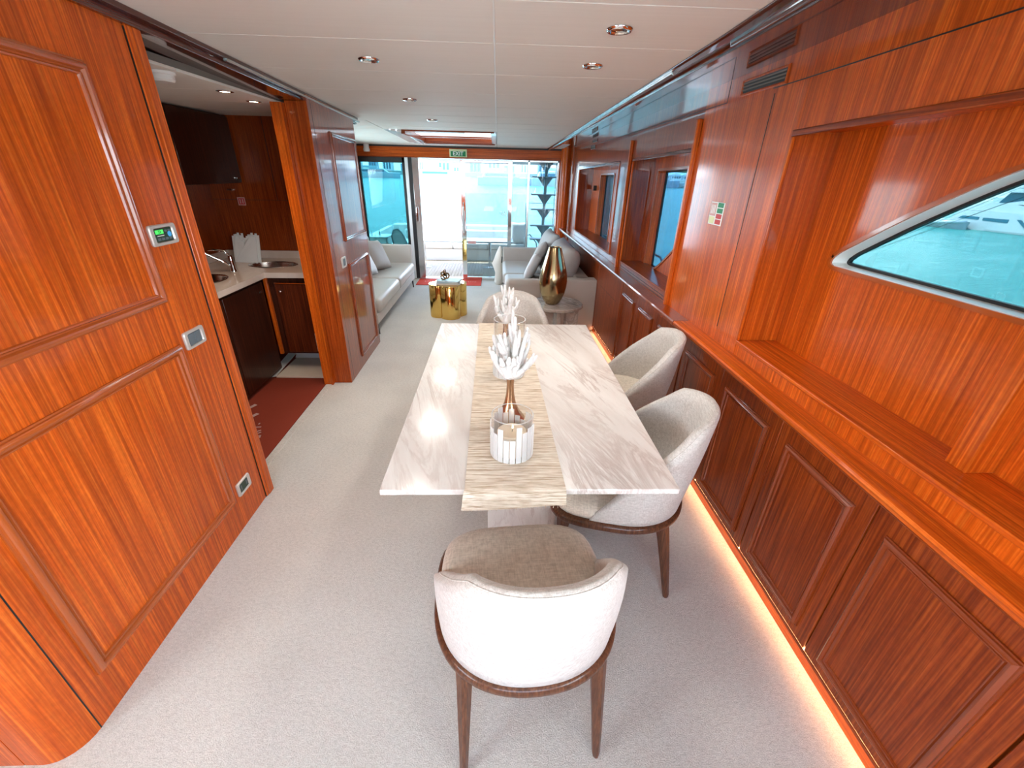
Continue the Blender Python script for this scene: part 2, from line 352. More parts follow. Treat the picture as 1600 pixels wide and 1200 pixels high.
box('door_plate', 'switch_grey', (-1.60, -1.555, .694, .70, .10, .15), WL)
PL = lambda u, v, d: (-1.3195+d, u, v)
def lpanel(u0, v0, u1, v1a, v1b, parent, name='panel', mat='wood_v', P=PL, w=.045, h=.018):
    obj(name, MB().loft([[P(u0+w*.8, v0+w*.8, 0), P(u1-w*.8, v0+w*.8, 0), P(u1-w*.8, v1b-w*.8, 0), P(u0+w*.8, v1a-w*.8, 0)],
                         [P(u0+w*.8, v0+w*.8, .003), P(u1-w*.8, v0+w*.8, .003), P(u1-w*.8, v1b-w*.8, .003), P(u0+w*.8, v1a-w*.8, .003)]]), mat, parent)
    obj('moulding', frame(P, u0, v0, u1, v1a, v1b, w, h), 'mould_light' if mat == 'wood_v' else 'mould_dark', parent, smooth=True, flat_angle=.5)
lpanel(.868, 1.205, 1.70, 2.005, 1.985, WL); lpanel(.868, .175, 1.69, 1.03, 1.03, WL)
# casing at the galley opening
cs = MB()
for (y0, y1, x0, x1) in ((1.935, 2.0, -1.47, -1.312), (1.955, 2.004, -1.47, -1.308)):
    cs.loft([[(x0, y, 0), (x1, y, 0), (x1, y, zc(y)-.05), (x0, y, zc(y)-.05)] for y in (y0, y1)])
obj('door_casing', cs, 'wood_v', WL, .004)
obj('seam', MB().box(-1.4705, -1.3165, 1.9325, 1.9355, 0, 2.13), 'black', WL)
# header over the opening and stepped cornice, port side
mb = MB().loft([[(-1.47, y, zc(y)-.050), (-1.325, y, zc(y)-.050), (-1.325, y, zc(y)-.012), (-1.47, y, zc(y)-.012)] for y in (1.93, 3.41)])
obj('opening_header', mb, 'cornice_y', WL)
co = MB()
for x1, d0, d1 in ((-1.30, .052, .034), (-1.312, .034, .020), (-1.285, .020, .0)):
    co.loft([[(-1.33, y, zc(y)-d0), (x1, y, zc(y)-d0), (x1, y, zc(y)-d1), (-1.33, y, zc(y)-d1)] for y in (-2.1, 4.60)])
CL = struct(obj('trim_2', co, 'cornice_y', None, .003))
mb = MB().loft([[(-1.290, y, zc(y)-.034), (-1.275, y, zc(y)-.034), (-1.275, y, zc(y)-.022), (-1.290, y, zc(y)-.022)] for y in (2.5, 4.62)])
obj('metal_edge', mb, 'steel', CL)

# ------------------------------------------------------------------ partition column between galley and saloon
YP0, YP1 = 3.405, 4.42
PT = struct(obj('wall_partition', MB().loft([[(-1.424, y, 0), (-1.28, y, 0), (-1.28, y, zc(y)-.012), (-1.424, y, zc(y)-.012)] for y in (YP0+.012, YP1)]), 'gloss_v'))
obj('end_casing', MB().loft([[(-1.426, y, 0), (-1.278, y, 0), (-1.278, y, zc(y)-.05), (-1.426, y, zc(y)-.05)] for y in (YP0, YP0+.012)]), 'casing_v', PT, .004)
PP = lambda u, v, d: (-1.2795+d, u, v)
lpanel(3.76, 1.145, 4.385, 1.945, 1.925, PT, mat='gloss_v', P=PP, w=.035, h=.015)
lpanel(3.76, .10, 4.33, .965, .965, PT, mat='gloss_v', P=PP, w=.035, h=.015)
obj('seam', MB().box(-1.30, -1.2793, 3.475, 3.479, 0, 2.12), 'black', PT)
# saloon port wall behind the left sofa and the return behind the partition
SWL = struct(obj('wall_saloon_left', MB().box(-2.30, -2.20, 4.42, 7.52, 0, 1.05).box(-2.30, -2.20, 4.42, 7.52, 1.70, 2.16).box(-2.30, -2.20, 4.42, 4.98, 1.05, 1.70).box(-2.30, -2.20, 6.92, 7.52, 1.05, 1.70), 'mahogany_v'))
W6 = sroot('window_6'); obj('pane', MB().box(-2.27, -2.262, 4.98, 6.92, 1.05, 1.70), 'glass_clear', W6)  # unseen window added to let the saloon fill light in
obj('window_trim', frame(lambda u, v, d: (-2.20+d, u, v), 4.95, 1.02, 6.95, 1.73, 1.73, .045, .015), 'mahogany_v', W6)
struct(obj('wall_saloon_forward', MB().box(-2.30, -1.424, 4.40, 4.44, 0, 2.12), 'mahogany_v'))

# ------------------------------------------------------------------ ceiling boards
CE = struct(obj('ceiling', MB().loft([[(-2.35, y, zc(y)+.012), (1.35, y, zc(y)+.012), (1.35, y, zc(y)+.05), (-2.35, y, zc(y)+.05)] for y in (-2.2, 4.3)])
    .loft([[(-2.35, y, zc(y)+.012), (-1.25, y, zc(y)+.012), (-1.25, y, zc(y)+.05), (-2.35, y, zc(y)+.05)] for y in (4.3, 7.5)])
    .loft([[(-.02, y, zc(y)+.012), (1.35, y, zc(y)+.012), (1.35, y, zc(y)+.05), (-.02, y, zc(y)+.05)] for y in (4.3, 7.5)])
    .loft([[(-1.25, y, zc(y)+.012), (-.02, y, zc(y)+.012), (-.02, y, zc(y)+.05), (-1.25, y, zc(y)+.05)] for y in (4.3, 5.42)])
    .loft([[(-1.25, y, zc(y)+.012), (-.02, y, zc(y)+.012), (-.02, y, zc(y)+.05), (-1.25, y, zc(y)+.05)] for y in (6.92, 7.5)]), 'seam_dark'))
ys = [-2.2, -1.2, -.3, .3, .78, 1.27, 1.76, 2.222, 2.773, 3.296, 3.814, 4.307, 4.72, 5.12, 5.42, 5.9, 6.4, 6.92, 7.5]
def cboard(x0, x1, y0, y1):
    g = .0025
    obj('ceiling_board', MB().loft([[(x0+g, y, zc(y)), (x1-g, y, zc(y)), (x1-g, y, zc(y)+.014), (x0+g, y, zc(y)+.014)] for y in (y0+g, y1-g)]), 'ceiling', CE, .002)
for y0, y1 in zip(ys[:-1], ys[1:]):
    cboard(-.018, 1.0, y0, y1)
    if y1 <= 4.8: cboard(-1.40, -.018, y0, y1)
    elif y1 <= 5.42: cboard(-1.25, -.018, y0, y1); cboard(-2.25, -1.25, y0, y1)
    elif y0 >= 6.92: cboard(-2.25, -.018, y0, y1)
    else: cboard(-2.25, -1.25, y0, y1)
cboard(-2.25, -1.40, 4.44, 4.72)
obj('ceiling_bead', MB().loft([[(x, y, zc(y)-.002) for x in (-.021, -.015)]+[(x, y, zc(y)+.008) for x in (-.015, -.021)] for y in (-.3, 5.42)]), 'white_paint', CE)
# hatch in the ceiling: a timber-lined well with white rails and an acrylic lid glowing in place of daylight
HT = thing('ceiling_hatch', 'rectangular ceiling skylight hatch with timber frame and white side rails', 'skylight')
zt = 2.16
hm = MB().box(-1.02, -.045, 6.86, 6.92, 2.03, zt).box(-1.02, -.045, 5.42, 5.45, 2.075, zt).box(-1.06, -1.02, 5.42, 6.92, 2.05, zt)
obj('hatch_lining', hm, 'mahogany_x', HT)
for k in range(3):
    obj('rail', MB().loft([[(-1.25+k*.07, y, zc(y)-.006-.010*k), (-1.19+k*.07, y, zc(y)-.006-.010*k), (-1.19+k*.07, y, zc(y)+.02), (-1.25+k*.07, y, zc(y)+.02)] for y in (5.42, 6.92)]), 'lamp_day' if k == 9 else 'white_gloss', HT, .006)
obj('rail', MB().loft([[(-.085, y, zc(y)-.004), (-.02, y, zc(y)-.004), (-.02, y, zc(y)+.03), (-.085, y, zc(y)+.03)] for y in (5.42, 6.92)]), 'white_gloss', HT, .006)
obj('hatch_trim', MB().loft([[(-1.04, y, zc(y)-.010), (-.085, y, zc(y)-.010), (-.085, y, zc(y)+.01), (-1.04, y, zc(y)+.01)] for y in (6.83, 6.93)]), 'mahogany_x', HT, .004)
obj('hatch_lid', MB().box(-1.02, -.045, 5.45, 6.86, 2.105, 2.115), 'acrylic_lid_glow', HT)
obj('hatch_bar', MB().box(-1.02, -.045, 6.50, 6.58, 2.09, 2.104), 'mahogany_x', HT)
obj('hatch_blind', MB().box(-1.0, -.40, 5.50, 5.9, 2.096, 2.104), 'white_gloss', HT)

# downlights
def downlight(x, y, label, on=.0, ring='chrome'):
    t = thing('downlight', label, 'ceiling light', (x, y, zc(y)), 0, None)
    obj('trim_ring', MB().lathe([(.030, -.004), (.034, -.009), (.044, -.010), (.050, -.004), (.050, 0), (.030, 0)], n=28), ring, t, smooth=True, flat_angle=.8)
    obj('bulb', MB().lathe([(.001, -.0035), (.021, -.0035), (.021, -.001), (.001, -.001)], n=20), 'lamp_dim', t)
    ld = bpy.data.lights.new('downlight_fill', 'SPOT'); ld.energy = 19; ld.spot_size = 2.7; ld.spot_blend = 1.0; ld.color = (1.0, .97, .90); ld.shadow_soft_size = .13  # fill spot added at each fitting to brighten the middle of the room
    lo_ = bpy.data.objects.new('beam', ld); COL.objects.link(lo_); lo_.location = (0, 0, -.03); lo_.parent = t
    obj('reflector', MB().lathe([(.021, -.002), (.030, -.0045), (.030, -.001), (.021, -.001)], n=24), 'black', t)
downlight(.449, 1.989, 'round recessed downlight nearest the camera right of the ceiling seam')
downlight(.455, 2.514, 'round recessed downlight right of the ceiling seam, second from the camera')
downlight(-.622, 2.534, 'round recessed downlight left of the ceiling seam, nearest the camera')
downlight(-.622, 3.573, 'round recessed downlight left of the seam, middle one of its row')
downlight(-.606, 4.581, 'small far downlight left of the seam just before the hatch')

# ------------------------------------------------------------------ starboard side: soffit, walls, recesses
Y0, Y9 = -2.2, 7.5
RW = struct(obj('wall_right', R(R(R(R(R(MB(), 1.42, 1.47, Y0, .2, .0, .97), 1.42, 1.47, Y0, .2, 1.86, zs), 1.42, 1.47, -.25, .2, .97, 1.86), 1.42, 1.47, Y0, -1.85, .97, 1.86), 1.205, 1.45, 2.0-.03, 2.85, .845, zs), 'gloss_light'))
sf = MB(); Rprof(sf, [(.90, zs), (1.47, zs), (1.47, lambda y: zs(y)+.03), (.90, lambda y: zs(y)+.03)], Y0, Y9)
obj('soffit', sf, 'cornice_y', RW)
RC = struct(obj('trim_3', Rprof(Rprof(Rprof(MB(), [(.862, zc), (.95, zc), (.95, lambda y: zs(y)-.012), (.885, lambda y: zs(y)-.012), (.880, lambda y: zc(y)-.022)], Y0, Y9),
    [(.90, lambda y: zs(y)-.020), (.935, lambda y: zs(y)-.020), (.935, zs), (.90, zs)], Y0, Y9), [(.85, lambda y: zc(y)-.008), (.885, lambda y: zc(y)-.008), (.885, zc), (.85, zc)], Y0, Y9), 'cornice_y', None, .003))
mb = Rprof(MB(), [(.868, lambda y: zc(y)-.018), (.880, lambda y: zc(y)-.024), (.880, lambda y: zc(y)-.012), (.868, lambda y: zc(y)-.009)], 2.55, Y9)
obj('metal_edge', mb, 'steel', RC)
# fascia above the recesses with its groove lines
W7 = sroot('window_7'); obj('pane', MB().box(1.44, 1.447, -1.85, -.25, .97, 1.86), 'glass_clear', W7)  # pane of an unseen opening added for the starboard fill lamp
obj('lower_panel', R(MB(), 1.19, 1.24, 5.4, Y9, 0, .842), 'mahogany_v', RW)
FW = MB(); R(FW, 1.205, 1.45, Y0, 1.97, zr, lambda y: zs(y)); obj('upper_board', FW, 'wood_v', RW)
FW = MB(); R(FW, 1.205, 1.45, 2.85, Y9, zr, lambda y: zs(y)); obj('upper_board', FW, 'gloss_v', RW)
for a in ((-.2, 2.2), (2.6, 7.0)):
    obj('seam', R(MB(), 1.2035, 1.21, a[0], a[1], lambda y: 2.075-.012*y, lambda y: 2.079-.012*y), 'black', RW)
obj('seam', R(MB(), 1.2035, 1.21, 2.178, 2.182, .97, 2.03), 'black', RW)
obj('seam', R(MB(), 1.2035, 1.21, 2.60, 2.604, 2.045, 2.14), 'black', RW)
# bay divisions in metres along the side
# recess: near 0.2..1.97, middle 2.89..4.10, far 4.50..6.50
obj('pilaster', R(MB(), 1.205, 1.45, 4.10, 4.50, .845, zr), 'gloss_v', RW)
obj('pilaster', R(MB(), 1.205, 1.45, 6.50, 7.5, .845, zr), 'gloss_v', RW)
obj('pilaster', R(MB(), 1.205, 1.45, 2.85, 2.89, .845, zr), 'wood_v', RW)
for yb, yt in ((2.855, 2.0), (4.145, 1.965)):
    obj('strip_moulding', R(MB(), 1.178, 1.206, yb, yb+.035, .80, yt), 'wood_v', RW, .007)
# quarter-round post at the aft corner
obj('corner_post', MB().lathe([(.085, 0), (.085, 1.30)], (1.06, 7.40, .76), 28), 'wood_v', RW, smooth=True, flat_angle=.8)
obj('corner_post', MB().lathe([(.05, 0), (.05, 1.28)], (1.125, 6.95, .76), 28), 'gloss_v', RW, smooth=True, flat_angle=.8)
# lower board, window sill shelves
obj('lower_board', R(MB(), 1.207, 1.45, Y0, 2.0, .845, .952), 'wood_v', RW)
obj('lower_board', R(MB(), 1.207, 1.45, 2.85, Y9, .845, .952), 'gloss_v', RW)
for a, b_, mt in ((.2, 1.97, 'wood_y'), (2.89, 4.10, 'mahogany_y'), (4.50, 6.50, 'mahogany_y')):
    obj('window_shelf', R(MB(), 1.200, 1.42, a, b_, .952, .97), mt, RW, .004)
    zt_ = zr
    ft = MB(); R(ft, 1.196, 1.212, a, b_, lambda y: zr(y)-.020, lambda y: zr(y)+.004); obj('recess_trim', ft, 'mahogany_y' if a < 1 else 'cornice_y', RW, .004)
    for ye in ((a, a+.014), (b_-.014, b_)):
        obj('recess_trim', R(MB(), 1.196, 1.212, ye[0], ye[1], .97, lambda y: zr(y)-.020), 'wood_v', RW, .004)
# recess linings (side cheeks)
for y0_, y1_ in ((1.972, 1.985), (.188, .20), (2.874, 2.889), (4.101, 4.115), (4.486, 4.499), (6.501, 6.515)):
    obj('cheek', R(MB(), 1.21, 1.42, y0_, y1_, .97, zr), 'wood_v', RW)
obj('divider', MB().box(1.313, 1.402, .915, .975, .97, 1.885), 'wood_v', RW, .003)
# groove lines on the ledge faces of the far bays
for z in (.905, .925): obj('seam', R(MB(), 1.204, 1.21, 2.9, 4.1, z, z+.003), 'black', RW)

# window panels with real openings
def holed(name, outer, hole, P, mat, t=.03, parent=None):
    """outer / hole: 2-D polygons; P(u, v, d) maps them, d is depth into the wall"""
    tri = geometry.tessellate_polygon([[Vector((u, v, 0)) for u, v in outer], [Vector((u, v, 0)) for u, v in hole]])
    pts = outer+hole; n = len(pts); mb = MB()
    vs = [P(u, v, 0) for u, v in pts]+[P(u, v, t) for u, v in pts]
    fs = [tuple(f) for f in tri]+[tuple(i+n for i in f[::-1]) for f in tri]
    for a, k in ((0, len(outer)), (len(outer), len(hole))):
        for i in range(k): j = (i+1) % k; fs.append((a+i, a+j, a+j+n, a+i+n))
    return obj(name, mb.add(vs, fs), mat, parent)
def band(poly, P, off0, off1, d0, d1):
    """closed strip following a window outline"""
    c = Vector((sum(p[0] for p in poly)/len(poly), sum(p[1] for p in poly)/len(poly)))
    def inset(o):
        r = []
        for i in range(len(poly)):
            a = Vector(poly[i-1]); b = Vector(poly[i]); c2 = Vector(poly[(i+1) % len(poly)])
            t = ((b-a).normalized()+(c2-b).normalized()).normalized(); nn = Vector((-t.y, t.x))
            r.append(b+nn*o)
        return r
    A = inset(off0); B = inset(off1)
    return MB().loft([[P(p.x, p.y, d0) for p in A], [P(p.x, p.y, d0) for p in B], [P(p.x, p.y, d1) for p in B], [P(p.x, p.y, d1) for p in A], [P(p.x, p.y, d0) for p in A]], True, False)
def PR(u, v, d): return (1.40+rs(u)+d, u, v)
def smooth_poly(pts, n=6):
    out = []; k = len(pts)
    for i in range(k):
        p = Vector(pts[i][:2]); r = pts[i][2] if len(pts[i]) > 2 else 0
        if r == 0: out.append((p.x, p.y)); continue
        a = Vector(pts[i-1][:2]); b = Vector(pts[(i+1) % k][:2])
        s = p+(a-p).normalized()*r; e = p+(b-p).normalized()*r
        for j in range(n+1):
            t = j/n; q = s*(1-t)**2+p*2*t*(1-t)+e*t*t; out.append((q.x, q.y))
    return out
def bay_window(idx, y0, y1, hole, mat='wood_v', label=None):
    W = sroot('window_%d' % idx)
    outer = [(y0, .95), (y1, .95), (y1, zr(y1)+.01), (y0, zr(y0)+.01)]
    holed('back_panel', outer, hole, PR, mat, .035, W)
    # orientation
    area2 = sum(hole[i][0]*hole[(i+1) % len(hole)][1]-hole[(i+1) % len(hole)][0]*hole[i][1] for i in range(len(hole)))
    s = 1 if area2 > 0 else -1
    obj('window_trim', band(hole, PR, -s*.014, s*.002, -.008, .001), 'mould_light', W, smooth=True, flat_angle=.6)
    obj('window_reveal', band(hole, PR, -s*.001, s*.004, .0, .075), 'white_paint' if idx == 1 else 'wood_v', W, smooth=True, flat_angle=.6)
    obj('window_seal', band(hole, PR, s*.002, s*.014, .062, .078), 'rubber', W, smooth=True, flat_angle=.6)
    mb = MB(); n = len(hole); mb.loft([[PR(u, v, .070) for u, v in hole], [PR(u, v, .076) for u, v in hole]])
    obj('pane', mb, 'glass_side' if idx == 1 else 'glass_aft', W)
    return W
h1 = smooth_poly([(1.80, 1.378, .055), (1.755, 1.430, .03), (1.545, 1.565, .08), (1.365, 1.668, .08), (1.20, 1.752, .1), (.95, 1.815, .1), (.40, 1.84, .1), (.40, 1.378, .08)])
bay_window(1, .2, 1.972, h1)
h2 = smooth_poly([(3.985, .945, .03), (3.985, 1.735, .02), (2.96, 1.765, .02), (2.96, 1.62, .1), (3.10, 1.44, .08), (3.37, 1.20, .12), (3.66, 1.0, .12), (3.80, .945, .08)])
bay_window(2, 2.889, 4.101, h2, 'wood_v')
h3 = smooth_poly([(6.02, .93, .02), (6.02, 1.69, .02), (5.38, 1.70, .02), (5.38, .93, .02)])
bay_window(3, 4.499, 6.501, h3, 'wood_v')
obj('latch', R(MB(), 1.36, 1.40, 6.22, 6.25, 1.50, 1.56), 'black', bpy.data.objects['window_3'])

# ledge (continuous) over the cabinets
LG = struct(obj('trim_4', Rprof(MB(), [(1.118, .862), (1.106, .870), (1.102, .885), (1.108, .893), (1.118, .895), (1.21, .895), (1.21, .862)], Y0, Y9), 'wood_y', smooth=True, flat_angle=.4))
obj('ledge_moulding', Rprof(MB(), [(1.135, .842), (1.128, .850), (1.128, .862), (1.21, .862), (1.21, .842)], Y0, Y9), 'mahogany_y', LG)
obj('ledge_front_aft', Rprof(MB(), [(1.1005, .868), (1.0995, .886), (1.104, .8955), (1.20, .8965), (1.20, .868)], 2.5, Y9), 'gloss_v', LG)
# plinth and LED strip
BR = struct(obj('baseboard_right', R(MB(), 1.200, 1.26, Y0, 5.4, 0, .082), 'wood_y'))
LS = tag(obj('led_strip', R(MB(), 1.184, 1.198, -1.2, 5.3, .0805, .0835), 'led'), 'warm glowing light strip under the right-hand cabinets along the carpet', 'light strip')

obj('light_pelmet', R(MB(), 1.1775, 1.1825, -1.2, 5.35, .074, .086), 'mahogany_y', BR)
# cabinets
PC = lambda u, v, d: (1.180+rs(u)-d, u, v)
units = [(-1.10, -.53, 1), (-.53, -.045, 1), (-.045, .462, 1), (.462, .967, 1), (.967, 1.455, 1), (1.455, 1.965, 1), (1.965, 2.455, 1), (2.50, 2.945, 1), (2.945, 3.385, 1), (3.385, 3.84, 1), (3.88, 4.75, 0), (4.75, 5.4, 0)]
clabel = {3: 'reddish wooden cabinet door unit nearest the camera, under the big pointed window', 4: 'wooden cabinet unit beside the nearest chair on the right, second from camera',
    5: 'wooden cabinet unit just behind the right-hand dining chairs, third from camera', 6: 'wooden cabinet between the two right-hand chair backs',
    7: 'dark cabinet unit hidden mostly by the farther right-hand chair back', 8: 'dark cabinet with white highlight on its moulding, beyond the farther chair',
    9: 'dark cabinet with framed door nearest the right sofa', 10: 'flush panelled cabinet unit beside the marble side table', 11: 'flush dark cabinet unit behind the right sofa arm',
    2: 'wooden cabinet unit at the bottom right corner of the view', 1: 'cabinet unit beside the camera, out of view', 0: 'cabinet unit behind the camera, out of view'}
for i, (y0_, y1_, pan) in enumerate(units):
    t = thing('cabinet', clabel[i], 'cabinet', (0, 0, 0), 0, 'cabinets along the right side')
    dk = 'mahogany_v'
    obj('carcass', R(MB(), 1.200, 1.40, y0_+.001, y1_-.001, .084, .841), 'mahogany_v', t)
    d = obj('door', R(MB(), 1.181, 1.1995, y0_+.003, y1_-.003, .0865, .832), dk, t, .0025)
    if pan:
        mg = .062
        obj('moulding', frame(PC, y0_+mg, .132, y1_-mg, .745, .745, .036, .016), 'mould_dark', d, smooth=True, flat_angle=.5)
        obj('door_panel', MB().loft([[PC(y0_+mg+.03, .160, e), PC(y1_-mg-.03, .160, e), PC(y1_-mg-.03, .715, e), PC(y0_+mg+.03, .715, e)] for e in (-.0005, .002)]), 'mahogany_v', d)
    else:
        obj('seam', R(MB(), 1.1805, 1.183, y0_+.12, y1_-.12, .60, .603), 'black', d)
obj('post', R(MB(), 1.176, 1.21, 2.458, 2.497, .084, .842), 'mahogany_v', RW, .004)
obj('post', R(MB(), 1.176, 1.21, 3.843, 3.877, .084, .842), 'mahogany_v', RW, .004)

# air vent in the upper board + small far vents
def vent(y0_, y1_, z0_, z1_, label, n=3, big=True):
    t = thing('air_vent', label, 'vent')
    xx = 1.2045
    P_ = lambda u, v, d: (xx+rs(u)-d, u, v)
    dz = -.0
    obj('vent_frame', frame(P_, y0_, z0_, y1_, z1_, z1_-.002, .012 if big else .008, .008), 'wood_plain' if big else 'mahogany_v', t)
    obj('vent_back', R(MB(), 1.2025, 1.2035, y0_+.008, y1_-.008, z0_+.008, z1_-.009), 'black', t)
    for k in range(n):
        zz = z0_+.016+(z1_-z0_-.03)*(k+.5)/n
        obj('slat', R(MB(), 1.197, 1.203, y0_+.012, y1_-.012, zz-.003, zz+.003), 'seam_dark', t)
vent(2.11, 2.47, 2.055, 2.125, 'large dark slatted air vent high on the right wall, near the soffit')
vent(5.55, 5.82, 2.030, 2.062, 'small far air vent high on the right wall, upper one', 2, False)
vent(5.62, 5.88, 1.962, 2.005, 'small far air vent high on the right wall, lower one', 2, False)

# safety sticker on the pillar
st = thing('safety_sticker', 'small white sticker with green and red squares on the right pillar', 'sticker')
xs = 1.2042
def sq(y0_, y1_, z0_, z1_, mat, k=1): obj('print', R(MB(), xs-.0006*k, xs, y0_, y1_, z0_, z1_), mat, st)
SY, SZ = 2.385, 1.462
obj('sheet', R(MB(), xs-.0004, xs, SY, SY+.15, SZ, SZ+.115), 'sign_white', st)
sq(SY+.085, SY+.145, SZ+.045, SZ+.11, 'sign_pink', 2); sq(SY+.085, SY+.145, SZ+.005, SZ+.040, 'sign_cream', 2)
for k, mt in enumerate(('sign_red', 'sign_red', 'sign_green', 'sign_green')): sq(SY+.012, SY+.072, SZ+.006+k*.028, SZ+.029+k*.028, mt, 2)
for k in range(3): sq(SY+.095+.016*k, SY+.104+.016*k, SZ+.055, SZ+.10, 'sign_white', 3)

# ------------------------------------------------------------------ forward end behind the camera (closes the room; openings added to admit fill light)
FWD = struct(obj('wall_forward', MB().box(-2.4, 1.45, -2.3, -2.2, 0, .95).box(-2.4, 1.45, -2.3, -2.2, 1.95, 2.32).box(-2.4, -1.3, -2.3, -2.2, .95, 1.95).box(1.1, 1.45, -2.3, -2.2, .95, 1.95), 'wood_v'))
struct(obj('wall_forward_left', MB().box(-2.42, -2.36, -2.2, .78, 0, .95).box(-2.42, -2.36, -2.2, .78, 1.9, 2.3).box(-2.42, -2.36, -.2, .78, .95, 1.9).box(-2.42, -2.36, -2.2, -1.7, .95, 1.9), 'wood_v'))
box('forward_carpet', 'carpet', (-2.36, -1.47, -2.2, .70, -.04, 0), floor)
for o_ in (): pass
obj('ceiling_board', MB().loft([[(-2.4, y, zc(y)), (-1.40, y, zc(y)), (-1.40, y, zc(y)+.014), (-2.4, y, zc(y)+.014)] for y in (-2.2, .78)]), 'ceiling', CE)

# ------------------------------------------------------------------ galley
GW = struct(obj('wall_galley', MB().box(-2.70, -1.424, 4.30, 4.40, 0, 2.12), 'mahogany_v'))
struct(obj('wall_galley_left', MB().box(-2.72, -2.60, 1.90, 4.30, 0, 2.12), 'mahogany_v'))
struct(obj('wall_galley_forward', MB().box(-2.70, -1.47, 1.86, 1.92, 0, 2.12), 'mahogany_v'))
obj('seam', MB().box(-2.02, -2.016, 4.2985, 4.301, 1.42, 2.08), 'black', GW); obj('seam', MB().box(-2.6, -1.43, 4.2985, 4.301, 1.418, 1.421), 'black', GW)
GC = struct(obj('ceiling_galley', MB().box(-2.72, -1.47, 1.9, 4.4, 2.09, 2.12), 'seam_dark'))
gy = [1.9, 2.42, 2.93, 3.42, 3.90, 4.30]
for a, b_ in zip(gy[:-1], gy[1:]): obj('ceiling_board', MB().box(-2.6, -1.47, a+.002, b_-.002, 2.078, 2.091), 'ceiling', GC, .002)
obj('jamb_lining', MB().box(-1.50, -1.426, 3.36, 3.41, 0, 2.078), 'wood_v', GW)
# downlights lit
for x, y, lb in ((-1.56, 2.96, 'lit warm galley downlight, nearer one'), (-1.60, 3.36, 'lit warm galley downlight, farther one')):
    t = thing('downlight', lb, 'ceiling light', (x, y, 2.078))
    obj('trim_ring', MB().lathe([(.028, -.003), (.034, -.007), (.046, -.004), (.046, 0), (.028, 0)], n=24), 'chrome', t, smooth=True, flat_angle=.8)
    obj('bulb', MB().lathe([(.001, -.004), (.027, -.004), (.027, -.001), (.001, -.001)], n=20), 'lamp_warm', t)
    ld = bpy.data.lights.new('galley_beam', 'SPOT'); ld.energy = 7; ld.spot_size = 2.0; ld.spot_blend = .7; ld.color = (1.0, .80, .62); ld.shadow_soft_size = .03
    lo_ = bpy.data.objects.new('beam', ld); COL.objects.link(lo_); lo_.location = (0, 0, -.02); lo_.parent = t
# smoke detector
t = thing('smoke_detector', 'white round smoke detector on the galley ceiling', 'smoke detector', (-1.555, 2.44, 2.078))
obj('base', MB().lathe([(.055, 0), (.055, -.010), (.048, -.014), (.001, -.014)], n=32), 'plastic_white', t, smooth=True, flat_angle=.6)
obj('sensor_head', MB().lathe([(.048, -.014), (.050, -.030), (.042, -.040), (.001, -.041)], n=32), 'plastic_white', t, smooth=True, flat_angle=.6)
# base cabinets
def gcab(name, label, dims, face, doors):
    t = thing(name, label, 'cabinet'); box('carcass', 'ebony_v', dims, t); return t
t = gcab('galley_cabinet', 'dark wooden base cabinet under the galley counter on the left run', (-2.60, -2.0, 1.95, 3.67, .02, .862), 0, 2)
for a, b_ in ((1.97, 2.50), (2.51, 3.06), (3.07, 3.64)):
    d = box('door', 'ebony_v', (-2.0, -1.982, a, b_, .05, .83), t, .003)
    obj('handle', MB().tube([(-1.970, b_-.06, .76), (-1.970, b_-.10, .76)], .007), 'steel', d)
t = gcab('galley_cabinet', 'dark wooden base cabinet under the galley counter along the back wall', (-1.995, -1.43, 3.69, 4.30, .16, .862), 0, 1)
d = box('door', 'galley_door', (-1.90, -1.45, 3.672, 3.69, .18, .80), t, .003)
obj('knob', MB().lathe([(.002, 0), (.011, .004), (.011, .014), (.002, .018)], (0, 0, 0), 14), 'steel', d)
d.children[0].matrix_local = Matrix.Translation((-1.86, 3.672, .74)) @ Matrix.Rotation(PI/2, 4, 'X')
obj('door_rail', MB().box(-1.90, -1.45, 3.668, 3.674, .806, .812), 'wood_x', t)
obj('corner_post', MB().box(-1.985, -1.955, 3.665, 3.69, .16, .86), 'wood_v', t, .003)
box('toe_kick', 'plastic_white', (-2.0, -1.43, 4.0, 4.02, .0, .16), t)
# vent frame low on the cabinet
t = thing('wall_socket_frame', 'white square frame low on the galley cabinet beside the column', 'vent frame')
obj('frame', frame(lambda u, v, d: (u, 3.671-d, v), -1.64, .19, -1.50, .36, .36, .016, .008), 'plastic_white', t); box('recess', 'black', (-1.63, -1.51, 3.668, 3.670, .20, .35), t)
# light step / platform
t = thing('floor_step', 'beige low step on the galley floor with a raised rim', 'step')
box('step_top', 'plate_beige', (-1.98, -1.45, 3.50, 3.98, -.004, .012), t, .004)
obj('rim', MB().prism([(-1.99, 3.93, .012), (-1.44, 3.93, .012), (-1.44, 3.985, .05), (-1.99, 3.985, .05)], (0, .02, 0)), 'plastic_white', t)
obj('rim', MB().prism([(-2.06, 3.50, -.002), (-1.98, 3.50, .010), (-1.98, 3.98, .05), (-2.06, 3.98, .05)], (0, 0, .004)), 'plastic_white', t)
